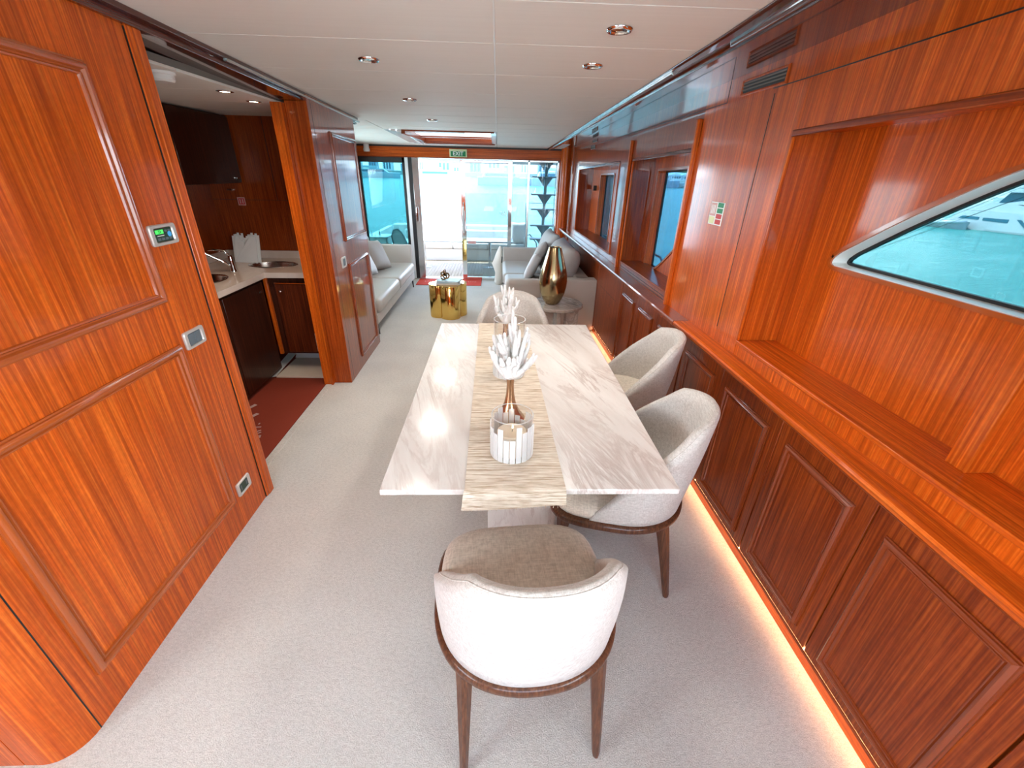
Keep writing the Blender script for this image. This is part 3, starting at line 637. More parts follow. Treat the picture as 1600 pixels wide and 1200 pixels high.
# counter with two bowl cut-outs
def ell(cx, cy, a, b_, n=36): return [(cx+a*math.cos(2*PI*k/n), cy+b_*math.sin(2*PI*k/n)) for k in range(n)]
CT = thing('galley_counter', 'L-shaped pale stone galley counter with two round sinks', 'counter')
lo = [(-2.58, 1.95), (-1.96, 1.95), (-1.94, 3.63), (-1.435, 3.65), (-1.435, 4.298), (-2.58, 4.298)]
e1 = ell(-2.27, 3.34, .16, .19); e2 = ell(-2.02, 3.97, .20, .13)
tri = geometry.tessellate_polygon([[Vector((x, y, 0)) for x, y in q] for q in (lo, e1, e2)])
pts = lo+e1+e2; n = len(pts); fs = [tuple(f) for f in tri]+[tuple(i+n for i in f) for f in tri]
a = 0
for k in (len(lo), len(e1), len(e2)):
    for i in range(k): j = (i+1) % k; fs.append((a+i, a+j, a+j+n, a+i+n))
    a += k
obj('worktop', MB().add([(x, y, .905) for x, y in pts]+[(x, y, .862) for x, y in pts], fs), 'marble_counter', CT)
box('backsplash', 'marble_counter', (-2.58, -1.435, 4.275, 4.298, .905, .975), CT, .003); box('backsplash', 'marble_counter', (-2.598, -2.575, 1.95, 4.298, .905, .975), CT, .003)
for (cx, cy, a_, b_, lb) in ((-2.27, 3.34, .16, .19, 'round steel sink bowl nearest the tap in the left counter run'), (-2.02, 3.97, .20, .13, 'oval steel sink bowl in the back counter run')):
    t = thing('sink', lb, 'sink')
    rings = []
    for s, z in ((1.07, .906), (1.05, .910), (.98, .909), (.96, .90), (.90, .80), (.70, .775), (.15, .77)):
        rings.append([(x, y, z) for x, y in ell(cx, cy, a_*s, b_*s)])
    obj('bowl', MB().loft(rings, True, False), 'steel', t, smooth=True)
    obj('drain', MB().lathe([(.03, 0), (.03, .004), (.001, .004)], (cx, cy, .769), 16), 'chrome', t)
# tap
t = thing('faucet', 'chrome mixer tap on the galley counter beside the sink', 'tap')
fx, fy = -2.20, 3.66
obj('body', MB().lathe([(.026, 0), (.026, .012), (.020, .02), (.018, .11), (.014, .13), (.002, .135)], (fx, fy, .905), 20), 'chrome', t, smooth=True, flat_angle=.8)
obj('spout', MB().tube([(fx, fy, .945), (fx-.05, fy-.03, .99), (fx-.14, fy-.08, 1.06), (fx-.17, fy-.10, 1.075), (fx-.18, fy-.105, 1.06)], [.013, .013, .012, .013, .013], 12), 'chrome', t, smooth=True)
obj('lever', MB().tube([(fx, fy, 1.03), (fx-.03, fy-.01, 1.07), (fx-.10, fy-.03, 1.085), (fx-.14, fy-.04, 1.08)], [.010, .010, .008, .006], 10), 'chrome', t, smooth=True)
# card holder with jagged leaflets
t = thing('leaflet_stand', 'white leaflets with jagged tops standing on the galley counter', 'leaflets')
zz = [.0, .012, -.01, .008, -.03, -.045, -.02, .0, .014, -.004, .010, -.006]
base = (-2.36, 4.02); top = []
W_ = .22; nn = len(zz)
poly = [(-2.40, 4.05, .906), (-2.40+W_, 4.02, .906)]+[p for i in range(nn-1, -1, -1) for p in ((-2.40+W_*(i+1)/nn, 4.10-.02*i/nn, 1.13+zz[i]), (-2.40+W_*i/nn, 4.10-.02*i/nn, 1.13+zz[i]))]
obj('leaflet', MB().prism(poly, (0, .006, 0)), 'paper', t)
poly2 = [(x+.02, y+.02, z if z < .95 else z+.012) for x, y, z in poly]
obj('leaflet', MB().prism(poly2, (0, .006, 0)), 'paper', t)
# tall unit edge
t = thing('tall_cabinet', 'tall dark galley cabinet with a pale edge behind the wall casing', 'cabinet')
box('carcass', 'black', (-2.570, -2.30, 2.30, 2.95, .907, 1.55), t); box('edge_panel', 'galley_beige', (-2.33, -2.298, 2.951, 2.975, .907, 1.555), t)
t = thing('wall_cabinet', 'dark wall cabinet in the upper left of the galley', 'cabinet')
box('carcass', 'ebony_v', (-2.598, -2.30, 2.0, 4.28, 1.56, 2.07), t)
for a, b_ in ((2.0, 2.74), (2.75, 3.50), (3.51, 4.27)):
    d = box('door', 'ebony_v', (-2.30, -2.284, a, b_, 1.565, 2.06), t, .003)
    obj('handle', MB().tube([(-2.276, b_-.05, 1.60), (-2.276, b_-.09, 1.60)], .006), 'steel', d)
# pictogram
t = thing('fire_sign', 'tiny red square pictogram sticker on the galley back wall', 'sticker')
GX, GZ = -2.345, 1.405
box('sheet', 'sign_red', (GX-.03, GX+.03, 4.2965, 4.2992, GZ-.03, GZ+.03), t)
obj('border', frame(lambda u, v, d: (u, 4.2965-d, v), GX-.034, GZ-.034, GX+.034, GZ+.034, GZ+.034, .008, .001), 'sign_pink', t)
for k in (-1, 1): box('print', 'sign_pink', (GX+k*.011-.005, GX+k*.011+.005, 4.2955, 4.2965, GZ-.018, GZ+.018), t)
# door latch on the upper panel
t = tag(obj('cupboard_latch', MB().tube([(-2.44, 4.285, 1.50), (-2.40, 4.285, 1.50)], .009), 'steel'), 'tiny steel latch on the galley back wall above the counter', 'latch')

# ------------------------------------------------------------------ switches on the port wall
def plate(name, label, cat, y0_, y1_, z0_, z1_, x=-1.3195, kind='switch'):
    t = thing(name, label, cat)
    P_ = lambda u, v, d: (x+d, u, v); w_ = (y1_-y0_)*.17
    poly = smooth_poly([(y0_, z0_, .012), (y1_, z0_, .012), (y1_, z1_, .012), (y0_, z1_, .012)], 4)
    cy, cz = (y0_+y1_)/2, (z0_+z1_)/2
    def ring(s, d): return [P_(cy+(u-cy)*s, cz+(v-cz)*s, d) for u, v in poly]
    obj('face_plate', MB().loft([ring(1, 0), ring(1, .006), ring(.94, .010), ring(.72, .010), ring(.66, .005), ring(.66, .0035)], True, False), 'satin_steel', t, smooth=True, flat_angle=.5)
    a, b_, c, d_ = cy+(y0_-cy)*.62, cy+(y1_-cy)*.62, cz+(z0_-cz)*.62, cz+(z1_-cz)*.62
    if kind == 'switch':
        for k in range(2): obj('rocker', MB().prism([P_(a+(b_-a)*(k*.5)+.001, c, 0), P_(a+(b_-a)*(k*.5+.5)-.001, c, 0), P_(a+(b_-a)*(k*.5+.5)-.001, d_, 0), P_(a+(b_-a)*(k*.5)+.001, d_, 0)], (.008, 0, 0)), 'switch_grey', t, .0015)
    elif kind == 'panel':
        obj('screen_bezel', MB().box(x, x+.007, a, b_, c, d_), 'lcd_dark', t)
        H = d_-c; L = b_-a
        obj('display', MB().box(x+.007, x+.008, a+L*.02, a+L*.48, c+H*.60, c+H*.90), 'screen_green', t)
        text_mesh('digits', '23', H*.30, 'lcd_dark', (x+.0085, a+L*.25, c+H*.75), (0, 1, 0), (0, 0, 1), t)
        obj('button', MB().prism([(x+.007, a+L*.82+L*.11*math.cos(k*PI/8), c+H*.50+L*.11*math.sin(k*PI/8)) for k in range(16)], (.0015, 0, 0)), 'lcd_blue', t)
        for k in range(4): obj('button', MB().box(x+.007, x+.0085, a+L*(.06+.23*k), a+L*(.22+.23*k), c+H*.10, c+H*.28), 'switch_grey', t)
        for k in range(2): obj('button', MB().box(x+.007, x+.0085, a+L*(.58+.20*k), a+L*(.70+.20*k), c+H*.70, c+H*.86), 'switch_grey', t)
        obj('label_bar', MB().box(x+.007, x+.0080, a+L*.08, a+L*.48, c+H*.42, c+H*.48), 'plastic_white', t)
    else:
        obj('socket_insert', MB().box(x, x+.006, a, b_, c, d_), 'lcd_dark', t)
        obj('pin_hole', MB().box(x+.006, x+.007, a+.008, a+.016, c+.01, d_-.01), 'switch_grey', t); obj('pin_hole', MB().box(x+.006, x+.007, b_-.016, b_-.008, c+.01, d_-.01), 'switch_grey', t)
    return t
plate('control_panel', 'steel-framed control panel with green display on the left wall', 'control panel', 1.725, 1.872, 1.411, 1.488, kind='panel')
plate('light_switch', 'steel double switch below the control panel on the left wall', 'switch', 1.719, 1.848, .987, 1.064)
plate('wall_socket', 'steel-framed socket low on the left wall near the carpet', 'socket', 1.727, 1.842, .173, .249, kind='socket')
plate('light_switch', 'small steel switch on the column by the left sofa', 'switch', 3.60, 3.70, .955, 1.04, x=-1.2795)

# ------------------------------------------------------------------ dining table
DT = thing('dining_table', 'white veined marble dining table on a marble slab pedestal', 'table', (.118, 1.94, 0))
obj('tabletop', MB().box(-.50, .50, -.843, .867, .738, .760), 'marble_table', DT, .003)
obj('pedestal', MB().box(-.155, .150, -.50, -.44, 0, .738), 'marble_table', DT, .003)
obj('pedestal', MB().box(-.155, .150, .44, .50, 0, .738), 'marble_table', DT, .003)
obj('pedestal_rib', MB().box(.0, .03, -.44, .44, 0, .738), 'marble_table', DT, .003)
# runner with an overhang at the near end
rn = MB(); prof = []
xs0, xs1 = -.103, .232
def runner_pt(s, t):     # s along, t across 0..1
    pass
rings = []
path = [(2.800, .7655), (2.3, .7635), (1.8, .7635), (1.4, .7635), (1.15, .7640), (1.112, .7645), (1.096, .7650), (1.086, .7610), (1.080, .748), (1.074, .722), (1.070, .700)]
for i, (y, z) in enumerate(path):
    e = max(0, (1.16-y)*.0); L = xs0+.0-(.02*(y-1.1)/1.7); Rr = xs1-(.038*(y-1.1)/1.7)
    if i >= 7: L -= .003*(i-6); Rr += .000*(i-6)
    row = []
    for k in range(13):
        t_ = k/12; wv = .0012*math.sin(k*1.7+i)
        zz_ = z+(.018*(t_) if i > 8 else 0)*(1 if i == 10 else .5)
        row.append((L+(Rr-L)*t_, y-(.004*math.sin(t_*5) if i > 7 else 0), zz_+abs(wv)*.3))
    rings.append(row)
vs = [p for r in rings for p in r]+[(p[0], p[1]-(.003 if i > 7*13 else 0), p[2]-(.0022 if i < 7*13 else .001)) for i, p in enumerate([p for r in rings for p in r])]
nr = len(rings); nc = 13; fs = []
for i in range(nr-1):
    for j in range(nc-1):
        a = i*nc+j; fs.append((a, a+1, a+nc+1, a+nc)); b_ = a+nr*nc; fs.append((b_, b_+nc, b_+nc+1, b_+1))
edge = [j for j in range(nc)]+[i*nc+nc-1 for i in range(1, nr)]+[(nr-1)*nc+j for j in range(nc-2, -1, -1)]+[i*nc for i in range(nr-2, 0, -1)]
for i in range(len(edge)): a, b_ = edge[i], edge[(i+1) % len(edge)]; fs.append((a, b_, b_+nr*nc, a+nr*nc))
RN = thing('table_runner', 'beige slubbed woven runner lying along the marble table', 'table runner')
obj('cloth', rn.add(vs, fs), 'runner', RN, smooth=True, flat_angle=1.0)
fr = MB()
for k in range(26):
    x = xs0-.004+(xs1-xs0+.004)*k/25; fr.tube([(x, 1.070, .702+.018*k/25), (x+random.uniform(-.004, .004), 1.068, .694+.018*k/25-random.random()*.004)], .0009, 4)
for k in range(7): fr.tube([(xs1-.002, 1.072, .720+.006*k), (xs1+.010+random.random()*.010, 1.070, .712+.008*k)], .0008, 4)
fo = obj('fringe', fr, 'runner', RN); fo['kind'] = 'stuff'

# ------------------------------------------------------------------ dining chair
def sup(phi, a, b_, n=2.7):
    s, c = math.sin(phi), -math.cos(phi)     # phi = 0 at the back (-y)
    r = 1/((abs(s)**n+abs(c)**n)**(1/n)); return (a*s*r, b_*c*r)
def outline(phi, a, b_):
    """round at the back, squarer in front"""
    n = 2.25 if math.cos(phi) > 0 else 2.25+1.9*min(1, -math.cos(phi)*1.6)
    return sup(phi, a, b_, n)
def make_chair(label, loc, rz):
    t = thing('dining_chair', label, 'chair', loc, rz, 'linen dining chairs around the marble table')
    # frame ring
    NR = 64; rings = []
    for s, z in ((.955, .400), (1.0, .402), (1.035, .414), (1.035, .430), (1.0, .441), (.955, .442), (.90, .436), (.90, .405)):
        rings.append([(*outline(2*PI*k/NR, .285*s, .283*s), z) for k in range(NR)])
    rings.append(rings[0])
    obj('seat_frame', MB().loft(rings, True, False), 'walnut', t, smooth=True)
    obj('seat_base', MB().loft([[(*outline(2*PI*k/NR, .262, .26), z) for k in range(NR)] for z in (.404, .44)]), 'black', t)
    # seat cushion
    rings = []
    for s, z in ((.90, .438), (.955, .442), (.975, .458), (.968, .474), (.93, .488), (.84, .497), (.6, .503), (.3, .505), (.02, .5055)):
        rings.append([(*outline(2*PI*k/NR, .285*s, .285*s), z) for k in range(NR)])
    obj('seat', MB().loft(rings), 'linen_seat', t, smooth=True)
    # back shell
    PM = math.radians(112); NI = 56; NJ = 9; rows = []
    H0 = .895
    def top(ph):
        d = abs(math.degrees(ph))
        e = max(0, min(1, (d-44)/(112-44)))
        return .462+(H0-.462)*(1-e**1.18)*(1-.095*(min(d, 55)/50)**2)
    for i in range(NI+1):
        ph = -PM+2*PM*i/NI; zt_ = top(ph); row = []
        def lean(z): h = (z-.44)/(.40); return 1+.0*h
        th = .042 if abs(math.degrees(ph)) < 96 else .042*(1-(abs(math.degrees(ph))-96)/22)
        prof_ = []
        for j in range(NJ): prof_.append((0, .436+(zt_-.014-.436)*j/(NJ-1)))
        tt = [( -.25, -.006), (-.5, 0), (-.75, -.006)]
        for o_, dz in tt: prof_.append((o_, zt_+dz))
        for j in range(NJ-1, -1, -1): prof_.append((-1, .436+(zt_-.014-.436)*j/(NJ-1)))
        for o_, z in prof_:
            h = max(0, (z-.44)/.455)
            k1 = .982-o_*0
            x, y = outline(ph, .285*k1, .285*k1)
            # lean back and gentle belly
            y -= .075*h**1.2*(.6+.4*max(0, math.cos(ph))); x *= 1+.015*math.sin(h*2.4)-.11*h**1.6
            r = math.hypot(x, y); k2 = (r+o_*th)/r; bulge = .008*math.sin(PI*min(1, h*1.05)) if o_ == 0 else 0
            k2 += bulge/r
            row.append((x*k2, y*k2, z))
        rows.append(row)
    bk = obj('backrest', MB().loft(rows, True, True), 'linen', t, smooth=True)
    obj('piping', MB().tube([Vector(rows[i][NJ])+Vector((0, 0, -.001)) for i in range(6, NI-5)], .0024, 6), 'linen', bk, smooth=True)
    # legs
    for sx, sy, px, py, qx, qy in ((1, 1, .224, .214, .222, .225), (-1, 1, .224, .214, .222, .225), (1, -1, .200, -.188, .214, -.272), (-1, -1, .200, -.188, .214, -.272)):
        rr = []
        for z, k in ((.420, 0), (.40, .03), (.34, .2), (.22, .5), (.02, .97), (.0, 1)):
            cx = sx*(px+(qx-px)*k); cy = py+(qy-py)*k
            wx = .028-.014*min(1, (.43-z)/.40)**.6 if z > .05 else .0125; wy = wx*1.12
            if z > .41: wx, wy = .030, .026
            if z == 0: wx, wy = .010, .011
            c_ = .35
            rr.append([(cx+a_*wx, cy+b2*wy, z) for a_, b2 in ((-1, -c_), (-c_, -1), (c_, -1), (1, -c_), (1, c_), (c_, 1), (-c_, 1), (-1, c_))])
        obj('leg', MB().loft(rr), 'walnut', t, smooth=True, flat_angle=.6)
    return t
ch = make_chair('cream linen dining chair in the foreground with its back to the camera', (.096, .945, 0), math.radians(4.5))
def place_chair(label, loc, deg):
    c = copy_tree(ch); c.location = loc; c.rotation_euler = (0, 0, math.radians(deg)); c['label'] = label; return c
place_chair('cream linen dining chair at the right of the table, nearer one', (.545, 1.53, 0), 78)
place_chair('cream linen dining chair at the right of the table, farther one partly hidden', (.735, 2.33, 0), 82)
place_chair('cream linen dining chair at the far end of the marble table facing us', (.115, 2.88, 0), 180)

# ------------------------------------------------------------------ table decorations
def candle_holder(label, x, y, r, h, candle, seed):
    random.seed(seed)
    t = thing('candle_holder', label, 'candle holder', (x, y, .7655))
    n = 40
    obj('glass_tube', MB().lathe([(.001, .0), (r-.002, .0), (r, .003), (r, h), (r-.002, h+.001), (r-.004, h), (r-.004, .006), (.001, .006)], n=n, caps=False), 'glass_clear', t, smooth=True, flat_angle=.6)
    ns = 22
    for k in range(ns):
        a0 = 2*PI*k/ns+.02; a1 = 2*PI*(k+1)/ns-.02; hh = h*random.choice((.50, .58, .66, .74, .82, .9)) if h < .2 else h*random.choice((.45, .55, .6, .72, .8))
        rr = r+.0008; pts = [(rr*math.cos(a), rr*math.sin(a)) for a in (a0, (a0+a1)/2, a1)]+[((rr+.003)*math.cos(a), (rr+.003)*math.sin(a)) for a in (a1, (a0+a1)/2, a0)]
        obj('glass_strip', MB().prism([(p[0], p[1], .004) for p in pts], (0, 0, hh)), 'frosted_strip', t)
    obj('rim', MB().lathe([(r-.004, h-.001), (r-.002, h+.002), (r, h-.001)], n=n, caps=False), 'frosted_strip', t, smooth=True)
    if candle:
        c = thing('candle', 'small tan candle inside the near glass holder', 'candle', (x, y, .7720))
        obj('wax', MB().lathe([(.001, 0), (r*.72, 0), (r*.72, .085), (r*.66, .088), (r*.5, .083), (.001, .083)], n=32), 'wax', c, smooth=True, flat_angle=.7)
        obj('wick', MB().tube([(0, 0, .083), (.001, 0, .092), (.003, 0, .097)], .001, 6), 'black', c)
        obj('flame', MB().lathe([(.0005, .0), (.003, .004), (.0035, .008), (.002, .015), (.0003, .021)], (.002, 0, .095), 10), 'flame', c, smooth=True)
candle_holder('short glass candle holder with frosted strips nearest the camera', .057, 1.302, .076, .165, True, 3)
candle_holder('tall glass candle holder with frosted strips behind the coral', .062, 1.985, .078, .295, False, 5)
def coral(label, x, y, zb, s, seed, dirs):
    dirs = [(a, b, c, d, e*1.28) for a, b, c, d, e in dirs]
    random.seed(seed)
    t = thing('coral_sculpture', label, 'sculpture', (x, y, .7655))
    # flared metal stand
    hb = zb-.7655
    obj('stand', MB().lathe([(.001, 0), (.062, 0), (.064, .004), (.058, .012), (.040, .035), (.024, .075), (.0165, hb*.62), (.0145, hb*.85), (.017, hb), (.001, hb)], n=36), 'copper', t, smooth=True, flat_angle=.9)
    mb = MB()
    mb.lathe([(.012, hb-.004), (.020, hb+.006), (.030, hb+.025), (.030, hb+.045), (.018, hb+.060), (.002, hb+.065)], n=14)
    for (dx, dz, L, dy, r0) in dirs:
        p = Vector((dx*.010, dy*.01, hb+.010)); d = Vector((dx*.9, dy, dz*.9)).normalized(); pts = [p.copy()]; rs_ = [r0*1.25]; n = 7
        for k in range(1, n+1):
            d = (d+Vector((random.uniform(-.16, .16), random.uniform(-.16, .16), .10+random.uniform(-.05, .08)))).normalized()
            p = p+d*L*s/n; pts.append(p.copy()); rs_.append(r0*(1.2-.75*k/n)*(1+random.uniform(-.12, .14)))
            if k in (3, 4, 5) and random.random() < .75:
                q = p.copy(); dd = (d+Vector((random.uniform(-.9, .9), random.uniform(-.7, .7), .25))).normalized(); LL = L*s*random.uniform(.2, .42)
                mb.tube([q, q+dd*LL*.4, q+(dd+Vector((0, 0, .3))).normalized()*LL*.75, q+(dd+Vector((0, 0, .5))).normalized()*LL], [r0*.8, r0*.7, r0*.58, r0*.28], 7)
        pts.append(p+d*.005); rs_.append(.0022)
        mb.tube(pts, rs_, 9)
    obj('coral', mb, 'coral', t, smooth=True)
D1 = [(-1.25, .9, .135, .1, .011), (-.75, 1.3, .165, .3, .012), (-.42, 1.5, .185, -.2, .012), (-.15, 1.6, .17, .3, .011), (.12, 1.7, .19, -.1, .011), (.30, 1.7, .235, .2, .011), (.5, 1.4, .20, .4, .011),
      (.72, 1.25, .19, -.1, .010), (1.0, 1.0, .16, .2, .010), (1.2, .62, .125, -.2, .011), (-.6, .8, .11, -.6, .012), (.2, .9, .11, -.7, .012), (.8, .7, .11, -.6, .011), (-.2, .8, .12, -.8, .012), (0, 1, .14, .6, .011), (-.95, .75, .12, -.3, .011)]
D2 = [(-.9, 1.1, .13, .1, .010), (-.6, 1.4, .15, .3, .010), (-.35, 1.6, .18, -.2, .010), (-.1, 1.7, .19, .2, .010), (.15, 1.7, .19, -.2, .010), (.35, 1.5, .18, .2, .010), (.6, 1.3, .16, -.1, .010), (.85, 1.0, .13, .2, .010),
      (-.3, 1.2, .13, -.6, .011), (.3, 1.2, .13, -.6, .011), (0, 1.4, .15, -.5, .011), (.7, .8, .10, -.5, .010), (-.7, .9, .10, -.4, .010)]
coral('white coral sculpture on a copper stand, nearer one behind the short holder', .056, 1.55, .955, 1.0, 11, D1)
coral('white coral sculpture behind the tall glass holder, farther one', .050, 2.32, .930, 1.05, 23, D2)

# ------------------------------------------------------------------ side table and vase
t = thing('side_table', 'round grey-brown marble side table between far chair and right sofa', 'side table', (.60, 4.16, 0))
obj('table_top', MB().lathe([(.001, .50), (.245, .50), (.258, .508), (.258, .527), (.250, .535), (.001, .535)], n=48), 'marble_side', t, smooth=True, flat_angle=.6)
for x0, x1, y0_, y1_ in ((-.20, -.05, -.16, -.13), (-.02, .02, -.2, .2), (.08, .20, -.14, -.11)):
    box('leg_slab', 'marble_side', (x0, x1, y0_, y1_, 0, .50), t, .002)
obj('leg_slab', MB().prism([(.06, -.12, 0), (.09, -.14, 0), (.22, .10, 0), (.19, .12, 0)], (0, 0, .50)), 'marble_side', t)
v_ = thing('vase', 'tall tapered brass vase standing on the marble side table', 'vase', (.545, 4.14, .535))
obj('body', MB().lathe([(.001, 0), (.060, 0), (.072, .010), (.095, .045), (.121, .11), (.134, .18), (.137, .23), (.131, .28), (.115, .35), (.093, .43), (.072, .50), (.060, .535), (.058, .540), (.055, .535), (.066, .50), (.085, .43), (.10, .35), (.02, .30), (.001, .30)], n=56), 'brass', v_, smooth=True, flat_angle=1.2)
obj('dark_mouth', MB().lathe([(.001, .528), (.0565, .528), (.0565, .532), (.001, .532)], n=32), 'black', v_)

# ------------------------------------------------------------------ sofas and cushions
def pillow(name, label, cat, loc, rot, w_, h_, t_, mat, group=None, pinch=.12, parent=None):
    rows = []; n = 18
    top = []; vs = []; fs = []
    def pt(i, j, s):
        u = -1+2*i/n; v = -1+2*j/n
        ex = 1-pinch*(abs(v)**2)*(1-abs(u)**2)*0-.07*(1-u*u)*0
        x = u*(1-.10*(1-v*v)*(abs(u)**6)*0-.08*(1-abs(v)**2)*abs(u)**3); y = v*(1-.08*(1-abs(u)**2)*abs(v)**3)
        z = s*((1-u**4)*(1-v**4))**.55+.05*math.sin(3*u+2*v)*(1-u*u)*(1-v*v)
        return (x*w_/2, z*t_/2, y*h_/2)
    for s in (1, -1):
        for i in range(n+1):
            for j in range(n+1): vs.append(pt(i, j, s))
    m_ = (n+1)**2
    for i in range(n):
        for j in range(n):
            a = i*(n+1)+j; fs.append((a, a+1, a+n+2, a+n+1)); fs.append((a+m_, a+m_+n+1, a+m_+n+2, a+m_+1))
    mb = MB().add(vs, fs); o = obj(name, mb, mat, None, smooth=True)
    bm = bmesh.new(); bm.from_mesh(o.data); bmesh.ops.remove_doubles(bm, verts=bm.verts, dist=.0005); bmesh.ops.recalc_face_normals(bm, faces=bm.faces); bm.to_mesh(o.data); bm.free()
    for p in o.data.polygons: p.use_smooth = True
    o.location = loc; o.rotation_euler = rot; tag(o, label, cat, group); return o
def rbox(name, mat, dims, parent, r=.03, seg=4): return box(name, mat, dims, parent, r, seg=seg)
SL = thing('sofa', 'grey leather sofa along the left wall of the saloon', 'sofa')
rbox('sofa_frame', 'sofa_fabric', (-2.12, -1.33, 4.62, 6.93, .13, .24), SL, .012)
rbox('back', 'sofa_leather', (-2.18, -1.98, 4.60, 6.95, .13, .78), SL, .05)
rbox('arm', 'sofa_fabric', (-2.16, -1.345, 6.86, 6.95, .14, .655), SL, .015)
rbox('arm', 'sofa_fabric', (-2.16, -1.345, 4.58, 4.67, .14, .655), SL, .015)
rbox('seat_cushion', 'sofa_leather', (-2.0, -1.30, 5.76, 6.85, .235, .40), SL, .055, 5); rbox('seat_cushion', 'sofa_leather', (-2.0, -1.30, 4.68, 5.75, .235, .40), SL, .055, 5)
for x, y in ((-1.36, 6.86), (-1.36, 4.66), (-2.1, 6.86), (-2.1, 4.66)):
    obj('leg', MB().tube([(x, y, .14), (x+.012, y+.01, 0)], [.014, .008], 10), 'black', SL)
pillow('cushion', 'taupe square cushion leaning at the far end of the left sofa', 'cushion', (-1.74, 6.30, .595), (math.radians(-30), math.radians(8), math.radians(72)), .48, .46, .16, 'pillow_taupe', 'cushions on the left sofa')
pillow('cushion', 'pale grey cushion in the middle of the left sofa behind the column', 'cushion', (-1.80, 5.86, .575), (math.radians(-28), math.radians(6), math.radians(78)), .46, .42, .15, 'pillow_silver', 'cushions on the left sofa')
pillow('cushion', 'pale cushion on the left sofa nearest the column', 'cushion', (-1.78, 5.36, .56), (math.radians(-26), math.radians(4), math.radians(82)), .44, .40, .15, 'pillow_silver', 'cushions on the left sofa')

SR = thing('sofa', 'beige sofa against the right wall with large cushions', 'sofa')
rbox('sofa_frame', 'sofa_fabric', (.13, 1.08, 4.90, 7.05, .03, .26), SR, .012)
rbox('arm', 'sofa_fabric', (.50, 1.145, 4.80, 4.98, .02, .62), SR, .02)
rbox('arm', 'sofa_fabric', (.09, .98, 7.0, 7.10, .05, .62), SR, .015)
rbox('back', 'sofa_fabric', (.90, 1.07, 4.9, 7.08, .05, .62), SR, .02)
rbox('arm_lower', 'sofa_fabric', (.10, .52, 4.82, 4.98, .03, .60), SR, .045)
rbox('seat_cushion', 'sofa_leather', (.10, .92, 5.0, 6.0, .26, .43), SR, .05, 5); rbox('seat_cushion', 'sofa_leather', (.08, .92, 6.0, 6.98, .26, .43), SR, .05, 5)
pillow('cushion', 'big grey back cushion on the right sofa nearest us, behind the vase', 'cushion', (.80, 5.48, .665), (math.radians(20), 0, math.radians(90)), 1.0, .56, .34, 'pillow_grey', 'cushions on the right sofa')
pillow('cushion', 'grey back cushion at the far end of the right sofa', 'cushion', (.74, 6.46, .68), (math.radians(18), 0, math.radians(92)), .85, .56, .24, 'pillow_grey', 'cushions on the right sofa')
pillow('cushion', 'silvery small cushion standing left of the vase on the right sofa', 'cushion', (.47, 5.72, .585), (math.radians(24), math.radians(10), math.radians(78)), .44, .36, .12, 'pillow_silver', 'cushions on the right sofa')
pillow('cushion', 'taupe-grey cushion half hidden by the vase on the right sofa', 'cushion', (.56, 6.02, .66), (math.radians(26), math.radians(8), math.radians(84)), .50, .46, .14, 'pillow_grey', 'cushions on the right sofa')
pillow('cushion', 'small crumpled cushion just right of the vase on the right sofa', 'cushion', (.70, 5.12, .60), (math.radians(28), math.radians(6), math.radians(50)), .36, .32, .11, 'pillow_silver', 'cushions on the right sofa')

# cloth bag beside the far arm
bg_ = MB(); rings = []
for z, a_, b_ in ((0.0, .07, .10), (.06, .085, .12), (.20, .075, .115), (.34, .09, .11), (.48, .06, .09), (.58, .03, .05), (.61, .012, .02)):
    rings.append([(.03+.02*math.sin(z*14)+a_*(1+.16*math.sin(5*k*2*PI/20+z*9))*math.cos(2*PI*k/20), 7.22+b_*(1+.12*math.cos(3*k*2*PI/20+z*7))*math.sin(2*PI*k/20), z) for k in range(20)])
t = thing('cloth_bag', 'cream crumpled cloth bag beside the far arm of the right sofa', 'bag')
obj('bag_body', bg_.loft(rings), 'bag_cloth', t, smooth=True)
obj('handle', MB().tube([(.05, 7.16, .50), (.075, 7.14, .44), (.07, 7.13, .36)], .009, 8), 'black', t, smooth=True)

# ------------------------------------------------------------------ coffee table with books and knot
t = thing('coffee_table', 'polished gold lobed drum table in the saloon', 'coffee table', (-.63, 5.43, 0))
n = 96
def lobe(k, s=1): a = 2*PI*k/n; al = ((a+math.radians(72)+PI/4) % (PI/2))-PI/4; r = s*(.112*math.cos(al)+math.sqrt(.128**2-(.112*math.sin(al))**2)); return (r*math.cos(a), r*math.sin(a))
obj('drum', MB().loft([[(*lobe(k, s), z) for k in range(n)] for s, z in ((.985, 0), (1, .006), (1, .408), (.985, .415))]), 'gold', t, smooth=True, flat_angle=.5)
obj('table_top', MB().loft([[(*lobe(k, s), z) for k in range(n)] for s, z in ((1.01, .412), (1.015, .416), (1.005, .420))]), 'gold', t, smooth=True, flat_angle=.5)
def book(label, x, y, z, w_, d_, h_, rz, cov, grp='books on the gold table'):
    t = thing('book', label, 'book', (x, y, z), rz, grp)
    box('pages', 'paper', (-w_/2+.003, w_/2-.004, -d_/2+.004, d_/2-.004, .002, h_-.002), t)
    box('cover', cov, (-w_/2, w_/2, -d_/2, d_/2, 0, .002), t); box('cover', cov, (-w_/2, w_/2, -d_/2, d_/2, h_-.002, h_), t); box('spine', cov, (-w_/2, -w_/2+.003, -d_/2, d_/2, 0, h_), t)
book('large grey book lying on the gold table, lowest of the stack', -.62, 5.42, .4205, .30, .24, .022, .10, 'paper_grey')
book('pale book with a cyan cover on top of the grey book', -.60, 5.44, .4430, .27, .21, .016, -.25, 'paper_cyan')
